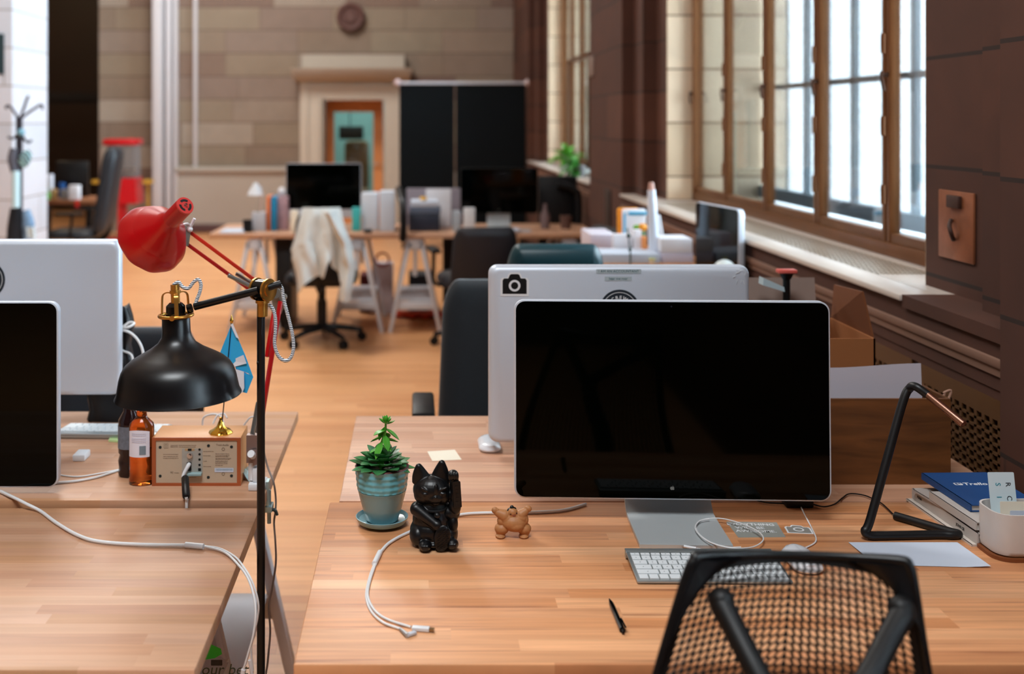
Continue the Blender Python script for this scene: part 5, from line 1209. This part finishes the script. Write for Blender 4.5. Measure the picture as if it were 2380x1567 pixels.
bx('white_box', 'upright white carton in the middle of the raised table', 'box', 1425, 1470, 545, 590, 5.24, .05, WB, t3)
bx('white_box', 'narrow white carton just left of the tall paper roll', 'box', 1474, 1492, 535, 592, 5.22, .05, WB, t3)
bx('orange_marker_box', 'slim orange box between white cartons on the raised table', 'box', 1494, 1504, 550, 592, 5.18, .04, mat('orange_card', (232, 148, 84), .5), t3)
t = thing('tall_paper_roll', 'tall white paper roll standing upright on the raised table', 'paper roll', (1.09, 5.12, t3))
a, b = W(1522, 592, 5.12), W(1514, 442, 5.12); a.z = t3+.001; MB().tube([a, a.lerp(b, .5), b], [.028, .024, .018], 20, 0).build('roll', mat('blue_white_roll', (220, 228, 242), .5), t)
MB().cyl(b, b+Vector((-.001, 0, .035)), .015, .011, 14).build('tip', mat('pink_tip', (206, 160, 144), .6), t)
t = thing('easel_stand', 'thin white easel leg leaning behind the tall paper roll', 'stand', (1.12, 5.2, t3)); MB().beam(W(1530, 500, 5.2), Vector((W(1550, 560, 5.2).x, 5.24, t3)), .016, .008).build('leg', WHITE, t)
t = thing('file_folder', 'white file pocket with blue trim and orange folder behind it', 'folder', (1.0, 5.5, t3))
a = at(1447, 1502, 486, 536, 5.5, .05); MB().box(a[0], a[1], 5.5, 5.53, t3, a[5], bev=.01).build('pocket', WB, t)
MB().box(a[0]-.018, a[1]-.03, 5.535, 5.56, t3, a[5]+.002, bev=.008).build('orange_folder', mat('bright_orange_folder', (240, 150, 30), .5), t)
MB().box(a[0]+.03, a[1]+.004, 5.492, 5.4995, a[5]-.028, a[5]-.014).box(a[0]+.004, a[0]+.013, 5.492, 5.4995, t3+.05, a[5]-.02).build('blue_trim', mat('cyan_trim', (60, 170, 214), .5), t)
t = thing('small_pumpkin', 'small orange toy pumpkin with green leaf before the file pocket', 'ornament', (1.07, 5.36, t3))
c = W(1494, 528, 5.36); MB().cyl((c.x, 5.36, t3), (c.x, 5.36, c.z), .012, n=10).build('stick', mat('green_stick', (60, 120, 50), .6), t)
MB().lathe([(0, -.02), (.014, -.018), (.022, 0), (.014, .016), (0, .014)], Matrix.Translation(c), 24, lambda a_, r, z: 1+.08*math.cos(a_*7)).build('pumpkin', mat('pumpkin_orange', (232, 150, 40), .5), t)
MB().ball(c+Vector((-.03, 0, 0)), (.018, .008, .012)).build('leaf', mat('bright_leaf', (110, 170, 40), .5), t)
t = thing('string_light', 'thin dark stem with beads hanging over the front of the raised table', 'ornament', (.97, 4.96, t3))
MB().tube([W(1458, 530, 4.97), W(1462, 560, 4.97), W(1465, 590, 4.97), W(1463, 640, 4.97)], .003, 6).ball(W(1461, 548, 4.97), .01).ball(W(1464, 580, 4.97), .008).build('stem', mat('dark_green_stem', (30, 70, 66), .5), t)
t = thing('red_cloth', 'red folded cloth at the left end of the raised table', 'cloth', (.82, 5.0, t3)); c = W(1382, 566, 5.06)
MB().ball((c.x-.02, 5.2, t3+.02), (.07, .06, .028)).build('cloth', mat('red_cloth', (206, 70, 56), .8), t)
t = thing('round_white_cap', 'white and teal helmet-like dome below the angled screen', 'helmet', (1.2, 4.4, .73)); c = W(1690, 622, 4.36)
MB().ball((c.x-.01, 4.36, c.z-.03), (.052, .052, .062)).cyl((c.x-.01, 4.36, .73), (c.x-.01, 4.36, c.z-.05), .04, n=24).build('dome', mat('white_helmet_shell', (214, 232, 232), .2, noise=.4, nscale=12), t)

# ================================================================ BACK ROW OF TABLES
desk(-1.52, -.115, 8.10, 8.92, .735, 'left beech table in the back row holding the iMac-like silver-chinned screen'.replace('the iMac-like ', 'a '), BEECH, th=.034)
desk(-.095, 1.34, 8.10, 8.92, .735, 'right beech table in the back row near the window wall', BEECH, th=.034)
for (x, lb) in ((-1.19, 'left end of the back row'), (-.43, 'left one of the middle pair'), (.0, 'right one of the middle pair'), (1.14, 'window end of the back row')):
    trestle(x, 8.14, 8.84, 'white trestle under the back tables, '+lb, top=.70, w=.185)
BK = 8.62
t, R, hs = computer('all_in_one_computer', 'silver-chinned black screen on the left back table behind the draped jacket', 'computer', (752-PX)*BK/FOC, BK, .81, 0, w_=.59, h_=.425, chin=True, desk_z=.735)
t, R, hs = computer('display_monitor', 'black display on the right back table before the big black cabinet', 'monitor', (1160-PX)*8.55/FOC, 8.55, .85, 0, w_=.60, h_=.352, desk_z=.735, silver=BLACK)
D7 = .735
# small white lamp
t = thing('small_desk_lamp', 'small white cone-shaded lamp at the left end of the back table', 'lamp', (-1.24, 8.5, D7)); c = W(594, 440, 8.5)
MB().lathe([(.0, .05), (.018, .05), (.024, .03), (.05, -.01), (.062, -.045), (.060, -.045), (.02, .03), (0, .04)], Matrix.Translation((c.x, 8.5, c.z)), 32).build('lamp_shade', mat('white_lamp_enamel', (222, 228, 234), .3), t)
MB().tube([(c.x+.01, 8.5, c.z+.04), (c.x+.045, 8.52, c.z-.02), (c.x+.03, 8.52, D7+.02)], .006, 8).cyl((c.x+.03, 8.52, D7), (c.x+.03, 8.52, D7+.014), .05, n=20).build('stand', WHITE, t)
bx('grey_planter', 'pale grey cube planter under the small white lamp', 'planter', 585, 616, 494, 530, 8.3, .1, mat('grey_planter', (184, 184, 190), .7), D7)
m = MB(); c = W(600, 492, 8.35); random.seed(8)
for k in range(14): a = k*2.4; leaf(m, (c.x, 8.35, D7+.10), (math.cos(a)*.5, math.sin(a)*.5, 1), .05, .016, .004)
tag(m.build('small_plant', mat('dark_leaf_green', (38, 70, 42), .6)), 'small dark green plant growing in the grey cube planter', 'plant')
c = W(573, 506, 8.2); tag(MB().lathe([(0, 0), (.035, 0), (.036, .09), (.033, .09), (.032, .01), (0, .008)], Matrix.Translation((c.x, 8.25, D7)), 28).build('black_cup', BLACK), 'black cup beside the grey planter on the back table', 'cup')
tag(MB().box((510-PX)*8.15/FOC, (565-PX)*8.15/FOC, 8.16, 8.42, D7, D7+.012).build('paper_pile', PAPER), 'loose papers at the far left end of the back table', 'papers')
bx('orange_binder', 'orange binder standing left of the blue one on the back table', 'binder', 619, 629, 456, 518, 8.35, .2, mat('orange_binder', (226, 126, 78), .5), D7)
bx('blue_binder', 'bright blue binder standing beside the orange one', 'binder', 630, 642, 458, 520, 8.33, .2, mat('blue_binder', (20, 130, 176), .5), D7)
bx('book', 'pale patterned box with reddish print right of the blue binder', 'box', 643, 667, 458, 514, 8.4, .15, mat('mottled_print', (176, 140, 146), .6, noise=.4, nscale=30), D7)
c = W(655, 445, 8.48); tag(MB().ball((c.x, 8.48, c.z-.01), (.03, .03, .035)).build('white_figurine', WHITE), 'white rounded ornament on top of the patterned box', 'ornament')
col.objects['white_figurine'].location.z = 1.57-(458-280)*8.4/2560+.0
bx('cream_note', 'cream note block left of the jacket on the back table', 'note', 675, 692, 490, 510, 8.2, .06, CREAM, D7)
bx('turquoise_note', 'turquoise note block below the black screen corner', 'note', 818, 838, 482, 505, 8.32, .03, mat('turquoise_paper', (66, 190, 190), .6), D7)
bx('magazine_file', 'white magazine file right of the silver-chinned screen', 'file', 840, 878, 450, 520, 8.36, .22, mat('blue_white_file', (214, 224, 236), .5), D7, group=None)
bx('magazine_file', 'second white magazine file, beside the black bag strap', 'file', 882, 917, 446, 524, 8.28, .22, mat('blue_white_file2', (208, 218, 232), .5), D7)
c = W(855, 510, 8.15); tag(MB().box(c.x-.03, c.x+.03, 8.14, 8.2, D7, D7+.03, bev=.01).build('black_clip_box', BLACK), 'small black clip box in front of the white magazine files', 'box')
m = MB().tube([W(926, 440, 8.6), W(931, 455, 8.3), W(936, 480, 8.1), W(938, 520, 8.06), W(936, 560, 8.07)], .026, 10); tag(m.build('bag_strap', BLACK), 'black strap hanging between the two back tables', 'strap')
bx('letter_tray', 'dark letter tray stack with papers on the right back table', 'tray', 950, 1022, 498, 520, 8.3, .26, mat('dark_slate_tray', (40, 46, 62), .4), D7)
bx('letter_tray', 'upper slate letter tray holding white papers', 'tray', 952, 1024, 482, 497, 8.3, .26, mat('slate_blue_tray', (92, 106, 128), .4))
bx('paper_pile', 'white papers piled on top of the slate letter trays', 'papers', 955, 1018, 468, 481, 8.3, .24, PAPER)
bx('desk_divider', 'grey felt divider panel behind the letter trays', 'divider', 945, 1075, 438, 524, 8.72, .02, mat('grey_felt', (150, 142, 152), .9), D7)
bx('white_board', 'white board leaning before the grey felt divider', 'board', 990, 1048, 440, 522, 8.62, .02, WB, D7)
c = W(984, 462, 8.4); tag(MB().lathe([(0, 0), (.02, 0), (.03, .014), (.02, .028), (0, .028)], Matrix.Translation((c.x, 8.4, EYE-(468-PY)*8.3/FOC)), 20).build('yellow_tape_roll', mat('yellow_tape', (228, 170, 40), .5)), 'yellow tape roll on the white papers', 'tape')
bx('white_cup', 'white cup below the left corner of the back display', 'cup', 1078, 1104, 484, 500, 8.2, .06, WHITE, D7)
bx('glass_jar', 'pale glass jar right of the letter trays', 'jar', 1052, 1070, 490, 522, 8.25, .05, mat('pale_jar', (170, 180, 190), .3), D7)
tag(MB().box((1110-PX)*8.2/FOC, (1235-PX)*8.2/FOC, 8.2, 8.32, D7, D7+.014, bev=.003).build('keyboard', mat('silver_keyboard', (176, 178, 184), .4)), 'pale keyboard in front of the back display', 'keyboard')
c = W(1195, 512, 8.15); tag(MB().ball((c.x, 8.16, D7+.02), (.05, .03, .02)).build('crumpled_paper', PAPER), 'crumpled white paper in front of the pale keyboard', 'paper')
c = W(1267, 490, 8.5); tag(MB().lathe([(0, 0), (.036, 0), (.038, .1), (.015, .15), (.014, .19), (0, .19)], Matrix.Translation((c.x, 8.5, D7)), 24).build('grey_bottle', mat('greyish_bottle', (120, 100, 100), .3)), 'greyish bottle right of the back display', 'bottle')
c = W(1315, 500, 8.5); tag(MB().lathe([(0, 0), (.04, 0), (.045, .1), (.04, .1), (.035, .01), (0, .01)], Matrix.Translation((c.x, 8.5, D7)), 24).build('brown_mug', mat('brown_mug', (96, 70, 62), .4)), 'brown mug near the window end of the back table', 'mug')
# tall black things beside the back display
m = MB(); m.tube([W(1295, 430, 8.9), W(1330, 440, 8.9), W(1345, 480, 8.9), (1.28, 8.9, .0)], .03, 10).box(1.0, 1.32, 8.95, 9.0, .55, 1.12, bev=.02); tag(m.build('black_stand', BLACK), 'black stand with dark panel near the far window bay', 'stand')
# under-table pedestal and clutter
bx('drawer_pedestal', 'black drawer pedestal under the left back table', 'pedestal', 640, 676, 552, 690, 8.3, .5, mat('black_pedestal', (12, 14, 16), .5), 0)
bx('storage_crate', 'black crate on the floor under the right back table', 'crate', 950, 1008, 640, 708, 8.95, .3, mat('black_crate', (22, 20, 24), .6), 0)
bx('red_bag', 'dark red bag on the floor between the back trestles', 'bag', 836, 862, 640, 712, 9.0, .25, mat('dark_red_fabric', (90, 26, 28), .8), 0)
t = thing('print_bag', 'white paper bag with a round red emblem under the back tables', 'bag', ((888-PX)*8.94/FOC, 8.94, 0)); a = at(864, 914, 612, 712, 8.94, .16)
MB().box(a[0], a[1], 8.94, 9.09, .0, a[5], bev=.01).build('bag_body', mat('white_paper_bag', (206, 190, 190), .7), t)
MB().annulus(.045, .062, basis(((a[0]+a[1])/2, 8.938, (a[5]+.17)/2+.15), (1, 0, 0), (0, 0, 1)), .001).build('round_emblem', mat('brick_red_print', (150, 60, 60), .6), t)
m = MB(); random.seed(12)
for k in range(7): x = -.12+.05*k; m.ball((x, 8.98-.25+.04*math.sin(k*3), .03+.005*math.cos(k)), (.05, .05, .03), u=12, v=8)
tag(m.build('orange_red_cloth', mat('orange_red_cloth', (196, 66, 34), .8)), 'orange-red cloth heap on the floor behind the trestle feet', 'cloth')
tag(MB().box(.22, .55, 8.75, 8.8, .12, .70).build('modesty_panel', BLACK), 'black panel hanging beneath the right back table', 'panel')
# chairs of the back row
jc = office_chair(-.66, 7.79, 0, 'black swivel chair draped with a pale jacket at the back table', BLACK, bw=.34, bh=.5, back_top=.93, lean=.05, arms=False)
office_chair(.42, 7.65, .15, 'black mesh-back swivel chair before the right back table', mat('black_mesh_back', (22, 20, 26), .6), bw=.46, bh=.5, back_top=.86, lean=.08)
office_chair(.95, 7.2, 1.9, 'dark grey rounded chair turned sideways by the right back table', FABRIC, bw=.44, bh=.44, back_top=.86, lean=.1, arms=False)
# pale jacket
edge_l = [(700, 488), (690, 540), (682, 590), (672, 620), (684, 664), (694, 682)]
edge_r = [(788, 488), (800, 530), (816, 580), (816, 620), (812, 668), (800, 700)]
hem = [(694, 684), (712, 656), (738, 640), (752, 648), (766, 600), (775, 625), (792, 640), (800, 690)]
JY = 7.365
def interp(L_, v):
    f = v*(len(L_)-1); k = min(int(f), len(L_)-2); f -= k; return (L_[k][0]*(1-f)+L_[k+1][0]*f, L_[k][1]*(1-f)+L_[k+1][1]*f)
def jf(u, v):
    l, r = interp(edge_l, v), interp(edge_r, v); h = interp(hem, u)
    x = l[0]*(1-u)+r[0]*u; ytop = 486; yb = h[1]; y = ytop+(yb-ytop)*v; x = x*(1-v*v)+(h[0])*v*v if v > .5 else x
    fold = .022*math.sin(u*15+v*3)*(.3+v)+.014*math.sin(u*31-v*5)*v
    p = W(x, y, JY); p.y = JY+fold+.06*(1-v)**3+.03*(2*u-1)**2
    return p
t = thing('draped_jacket', 'pale grey jacket draped over the black chair at the back table', 'jacket', (-.83, 7.55, .3))
JM = mat('pale_grey_cotton', (204, 208, 206), .85, noise=.06, nscale=12)
MB().grid(jf, 40, 30, .012).build('jacket_body', JM, t, smooth=70)
def sl(u, v):
    a = interp([(770, 492), (806, 560), (818, 620), (806, 700)], v); p = W(a[0]-6+(20+6*math.sin(v*3))*(u-.5), a[1], JY-.03); p.y += .03*math.cos(u*6.28)+.01*math.sin(v*20); return p
MB().grid(sl, 10, 24, .01).build('sleeve', JM, t, smooth=70)

# ================================================================ BLACK CABINET, PLANT, SILL THINGS
t = thing('black_cabinet', 'tall black double-panel board with white top rail beside the door', 'board', (.6, 13.6, 0)); YC = 13.5
x0, x1, zt = (928-PX)*YC/FOC, (1222-PX)*YC/FOC, EYE+(PY-196)*YC/FOC; xm = (1058-PX)*YC/FOC
BP = mat('black_board_panel', (9, 14, 17), .6, spec=.1, noise=.15, nscale=2)
MB().box(x0, xm-.01, YC, YC+.06, .3, zt).build('panel', BP, t); MB().box(xm+.01, x1, YC, YC+.06, .3, zt).build('panel', BP, t)
MB().box(x0-.02, x1+.02, YC-.01, YC+.08, zt, zt+.03, bev=.008).build('top_rail', mat('white_metal_rail', (196, 200, 210), .4), t)
m = MB(); [m.ball((x, YC, zt+.02), .045) for x in (x0-.02, x1+.03)]; m.build('corner_cap', mat('pink_grey_cap', (190, 170, 170), .5), t)
for x in (x0+.05, xm, x1-.05): MB().box(x-.02, x+.02, YC-.02, YC+.1, 0, .3).build('leg', BLACK, t)
# plant on the far sill
t = thing('sill_plant', 'leafy green plant on the sill of the far window bay', 'plant', (1.5, 10.9, 1.08))
MB().lathe([(0, 0), (.07, 0), (.09, .14), (.08, .14), (0, .12)], Matrix.Translation((1.5, 10.9, 1.08)), 24).build('pot', mat('white_planter', (220, 222, 220), .5), t)
m = MB(); random.seed(6)
for k in range(46): a = random.uniform(0, 6.28); e = random.uniform(-.1, 1.3); leaf(m, (1.5, 10.9, 1.2), (math.cos(a)*math.cos(e), math.sin(a)*math.cos(e), math.sin(e)), random.uniform(.12, .26), .06, .006, .4)
m.build('foliage', mat('bright_foliage', (92, 160, 50), .5, noise=.3, nscale=8), t, smooth=60)
t = thing('trailing_plant', 'dark green and yellow trailing plant left of the far sill plant', 'plant', (1.33, 9.6, 1.08))
MB().lathe([(0, 0), (.05, 0), (.06, .1), (.05, .1), (0, .09)], Matrix.Translation((1.42, 9.6, 1.08)), 24).build('pot', mat('grey_small_pot', (120, 120, 120), .6), t)
m = MB()
for k in range(34): a = random.uniform(1.8, 4.6); e = random.uniform(-.9, .7); leaf(m, (1.42, 9.6, 1.2), (math.cos(a)*math.cos(e), math.sin(a)*math.cos(e), math.sin(e)), random.uniform(.10, .22), .05, .005, .6)
m.build('foliage', mat('deep_green_leaf', (50, 130, 40), .5, noise=.4, nscale=8), t, smooth=60)
tag(MB().box(1.40, 1.62, 9.9, 10.7, 1.08, 1.12, bev=.01).build('glass_tray', mat('pale_glass_tray', (200, 214, 214), .15, coat=.4)), 'pale glossy tray lying on the far window sill', 'tray')
c = W(1381, 153, 8.66); tag(MB().box(1.36, 1.382, 8.5, 8.6, c.z-.09, c.z+.07, bev=.006).build('wall_device', mat('grey_wall_device', (150, 130, 120), .5)), 'small grey device on the edge of the middle pier', 'device')
tag(MB().box(1.365, 1.381, 7.75, 7.95, .75, 1.08, bev=.005).build('wall_panel', mat('dark_grey_panel', (60, 46, 40), .5)), 'dark grey narrow panel on the face of the middle pier', 'panel')
# seen through the door
t = thing('armchair', 'brown armchair in the teal room seen through the door glass', 'chair', (-1.0, 17.3, 0))
BRN = mat('brown_upholstery', (140, 96, 70), .8)
MB().box(-1.15, -.72, 17.2, 17.6, .3, .5, bev=.05).build('seat', BRN, t); MB().box(-1.13, -.74, 17.5, 17.68, .45, 1.25, bev=.08).build('backrest', BRN, t)
MB().box(-1.1, -.78, 17.25, 17.6, 0, .3).build('base', BLACK, t)
t = thing('hanging_lantern', 'dark hanging lantern in the teal room behind the door glass', 'lamp', (-1.03, 17.4, 1.3)); MB().box(-1.2, -.82, 17.3, 17.5, 1.27, 1.48, bev=.02).build('lantern_body', mat('dark_lantern', (46, 34, 36), .6), t); MB().cyl((-1.03, 17.4, 1.48), (-1.03, 17.4, 3.0), .008, n=8).build('hanger', BLACK, t)

# ================================================================ LEFT BACKGROUND
# coat rack
t = thing('coat_rack', 'dark metal coat rack beside the pale column', 'coat rack', (-3.05, 8.3, 0)); cx = (45-PX)*8.5/FOC; CYR = 8.5
IR = mat('dark_iron', (46, 40, 48), .45, metal=.5)
MB().cyl((cx, CYR, .02), (cx, CYR, EYE+(PY-272)*CYR/FOC), .026, n=14).build('pole', IR, t)
MB().lathe([(0, 0), (.2, 0), (.2, .015), (.03, .03), (0, .03)], Matrix.Translation((cx, CYR, 0)), 32).build('base', IR, t)
def cr(x, y, d=0): return W(x, y, CYR+d)
for L_ in ([(45, 278), (34, 262), (24, 248), (16, 246), (14, 252)], [(48, 276), (66, 262), (84, 250), (96, 244), (99, 254)], [(48, 272), (56, 250), (62, 232), (66, 224)], [(50, 312), (58, 326), (66, 331), (73, 327)], [(42, 312), (30, 322), (18, 318)]):
    MB().tube([cr(x, y, -.05*(i/3)) for i, (x, y) in enumerate(L_)], .010, 8).build('hook', IR, t)
MB().ball(cr(49, 308, -.03), .03).build('blue_knob', mat('pale_blue_knob', (110, 160, 180), .4), t)
c = cr(58, 370, -.08); tag(MB().ball(c, (.045, .03, .075), Matrix.Rotation(.4, 3, 'Y')).build('striped_cap', stripes('striped_knit', (150, 200, 206), (60, 60, 70), 14, 'DIAGONAL')), 'pale blue striped cap hanging on the coat rack', 'cap')
m = MB().tube([cr(32, 345, -.06), cr(28, 370, -.06), cr(34, 400, -.06)], [.03, .035, .03], 10); tag(m.build('grey_scarf', mat('grey_knit', (84, 84, 94), .9)), 'grey knitted scarf hanging on the coat rack', 'scarf')
tag(MB().tube([cr(37, 398, -.1), cr(37, 482, -.1)], [.029, .029], 16, 0).build('umbrella', mat('pale_blue_wrap', (190, 224, 234), .6)), 'furled pale blue umbrella hanging at the coat rack', 'umbrella')
m = MB().tube([cr(36, 484, -.02), cr(35, 530, -.02), cr(36, 590, -.02)], [.04, .06, .07], 12); tag(m.build('dark_coat', mat('dark_coat_cloth', (22, 22, 28), .9)), 'dark coat hanging low on the coat rack', 'coat')
m = MB().tube([cr(60, 488, -.0), cr(66, 520, -.0), cr(64, 556, -.0)], [.03, .05, .04], 10); tag(m.build('patterned_towel', mat('patterned_cloth', (110, 140, 170), .8, noise=.8, nscale=18)), 'blue and white patterned towel hanging by the coat rack', 'towel')
tag(MB().grid(lambda u, v: cr(60+20*u+3*v, 528+26*v, -.1+.01*math.sin(u*6)), 6, 6, .01).build('white_towel', mat('white_blue_towel', (200, 220, 230), .8)), 'white cloth corner hanging low beside the coat rack', 'towel')
# far left table and things
desk((50-PX)*11.4/FOC, (222-PX)*11.4/FOC, 11.4, 12.1, .745, 'cluttered brown table far left in front of the dark room', mat('brown_far_table', (128, 78, 46), .5), th=.05)
tt = [o for o in col.objects if o.name.startswith('work_desk')][-1]
tt = max([o for o in col.objects if o.name.startswith('work_desk')], key=lambda o: o.location.y)
for (x, y) in ((-4.0, 11.5), (-3.4, 11.5), (-4.0, 12.0), (-3.4, 12.0)): MB().box(x-.03, x+.03, y-.03, y+.03, 0, .695).build('leg', BLACK, tt)
bx('white_tall_cup', 'tall white paper cup on the far left table', 'cup', 101, 119, 406, 455, 11.5, .08, mat('white_cup_card', (220, 222, 232), .5), .745)
bx('white_small_box', 'small white box on the far left table, right of the cup', 'box', 160, 183, 431, 456, 11.45, .08, WB, .745)
bx('green_packet', 'bright green packet on the far left table', 'packet', 96, 112, 448, 460, 11.42, .06, mat('bright_green_pack', (84, 180, 50), .5), .745)
bx('tan_cup', 'tan cup between the packet and the white box', 'cup', 118, 131, 440, 456, 11.5, .05, mat('tan_cup', (190, 150, 100), .5), .745)
bx('blue_tub', 'small blue tub behind the grey jar on the far left table', 'tub', 136, 148, 425, 446, 11.7, .06, mat('deep_blue_tub', (30, 80, 140), .4), .745)
bx('grey_jar', 'grey jar on the far left table beside the white box', 'jar', 140, 157, 440, 458, 11.5, .05, mat('grey_jar', (130, 130, 132), .4), .745)
m = MB(); c = W(72, 452, 11.5); m.ball((c.x, 11.5, .822), (.13, .1, .075)).ball((c.x-.09, 11.5, .84), (.06, .06, .07)); tag(m.build('navy_backpack', mat('navy_backpack', (16, 22, 36), .8)), 'dark navy backpack lying on the far left table', 'bag')
bx('cardboard_sheet', 'tan cardboard piece on the front left edge of the far table', 'cardboard', 58, 90, 456, 474, 11.36, .04, CARD)
bx('red_tag', 'small red tag hanging from the far left table', 'tag', 174, 183, 466, 486, 11.38, .01, mat('red_tag', (210, 40, 30), .5))
bx('dark_display', 'dark monitor on the far left table behind the cups', 'monitor', 130, 205, 375, 440, 11.9, .04, mat('black_monitor_far', (8, 8, 8), .3), .745)
office_chair(-3.37, 11.0, 1.6, 'tall dark grey leather chair seen side-on at the far left table', mat('slate_leather', (30, 34, 40), .4), bw=.5, bh=.85, back_top=1.30, thick=.11, lean=.12, seat_z=.46, curve=.03)
office_chair(-4.06, 10.85, 0.2, 'black low chair tucked at the far left table', BLACK, bw=.42, bh=.4, back_top=.72)
# gumball machine
t = thing('gumball_machine', 'red gumball machine with clear globe case against the back wall', 'gumball machine', (-3.95, 14.2, 0)); GY = 14.2
def gm(x): return (x-PX)*GY/FOC
def gzv(y): return EYE-(y-PY)*GY/FOC
REDM = mat('red_machine_paint', (190, 16, 26), .35)
gx0, gx1 = gm(244), gm(310)
MB().box(gx0-.04, gx1+.04, GY, GY+.4, gzv(338), gzv(323), bev=.03).build('lid', REDM, t)
MB().box(gx0+.02, gx1, GY+.03, GY+.37, gzv(414), gzv(338)).build('clear_case', glassy('clear_case_glass', (.9, .93, .95), .08, .05, .25, (150, 150, 155)), t)
m = MB(); m.rings([[(gx0+.02, GY+.02, gzv(414)), (gx1+.02, GY+.02, gzv(414)), (gx1+.02, GY+.38, gzv(414)), (gx0+.02, GY+.38, gzv(414))], [(gx0-.06, GY, gzv(474)), (gx1+.04, GY, gzv(474)), (gx1+.04, GY+.4, gzv(474)), (gx0-.06, GY+.4, gzv(474))]]); m.build('body', REDM, t)
MB().cyl(((gx0+gx1)/2, GY+.2, .03), ((gx0+gx1)/2, GY+.2, gzv(474)), .05, n=16).cyl(((gx0+gx1)/2, GY+.2, 0), ((gx0+gx1)/2, GY+.2, .04), .2, n=24).build('pedestal', REDM, t)
MB().box(gx0+.16, gx0+.2, GY+.02, GY+.05, .1, gzv(420)).build('side_rail', REDM, t)
m = MB(); random.seed(21)
for k in range(60): m.ball((random.uniform(gx0+.06, gx1-.04), random.uniform(GY+.08, GY+.32), gzv(414)+.02+random.uniform(0, .1)), .022, u=8, v=6)
g = m.build('gumballs', mat('mixed_gumballs', (190, 150, 120), .3, noise=.9, nscale=12), t); g['kind'] = 'stuff'
for (x, w2, lb) in ((221, 26, 'yellow shelf tray left of the red gumball machine'), (336, 18, 'yellow shelf tray right of the red gumball machine')):
    a = (x-PX)*GY/FOC; s_ = MB().box(a-w2*GY/FOC/2, a+w2*GY/FOC/2, GY+.1, GY+.3, gzv(428), gzv(420)); s_.box(a-.012, a+.012, GY+.18, GY+.2, 0, gzv(428)); tag(s_.build('side_stand', mat('ochre_tray', (196, 150, 50), .5)), lb, 'stand')

# ================================================================ BELOW THE NEAR LEFT DESK
def stk(x, y, z, w_, d_, h_, rz, m_, name, label, cat):
    mb = MB().box(-w_/2, w_/2, -d_/2, d_/2, 0, h_, Matrix.Rotation(rz, 4, 'Z'), 0); o = mb.build(name, m_, world=False, base=(x, y, z)); o.location = (x, y, z); return tag(o, label, cat)
stk(-.62, 2.76, 0, .36, .26, .26, .1, mat('red_carton', (186, 22, 24), .6), 'red_box', 'red box on the floor beneath the clamp lamp desk', 'box')
stk(-.62, 2.76, .26, .34, .24, .03, -.12, mat('lilac_book', (150, 140, 160), .6), 'floor_book', 'pale grey book on the red box, under the desks', 'book')
stk(-.61, 2.76, .29, .32, .23, .035, .15, mat('steel_blue_book', (150, 170, 184), .6), 'floor_book', 'blue-grey book in the middle of the stack under the desks', 'book')
stk(-.62, 2.77, .325, .30, .22, .04, -.05, mat('tan_folder_box', (206, 176, 138), .6), 'tan_box', 'tan box topmost of the stack under the desks', 'box')
t = thing('carrier_bag', 'white printed carrier bag on the trestle shelf under the near left desk', 'bag', (-.50, 2.2, .25))
m = MB(); rg = []
for (z_, k) in ((.25, 1), (.27, 1.03), (.33, 1.02), (.41, .97), (.47, .9)):
    rg.append([(-.50+p[0]*k+.004*math.sin(i*2+z_*20), 2.2+p[1]*k+.006*math.cos(i*3+z_*15), z_) for i, p in enumerate(rrect(.27, .13, .03, 5))])
m.rings(rg); bb = m.build('bag_body', mat('white_bag_plastic', (206, 222, 232), .35, noise=.05), t, smooth=60)
M = basis(W(512, 1512, 2.138), (1, 0, 0), (0, 0, 1))
def bgM(x, y): p = W(x, y, 2.13); return basis((p.x, 2.1375, p.z), (1, 0, 0), (0, 0, 1))
MB().prism([(-.03, .0), (-.012, .012), (.010, .002), (.012, -.008), (-.002, -.016), (-.03, -.020)], bgM(500, 1515), .0008).build('green_print', mat('vivid_green', (30, 190, 40), .5), t)
text('our bet', .030, bgM(520, 1562), mat('olive_print', (60, 74, 50), .6), t, align='CENTER', shear=.2)
MB().prism(rrect(.022, .011, .001, 2), bgM(502, 1545), .0008).build('black_print', DINK, t)
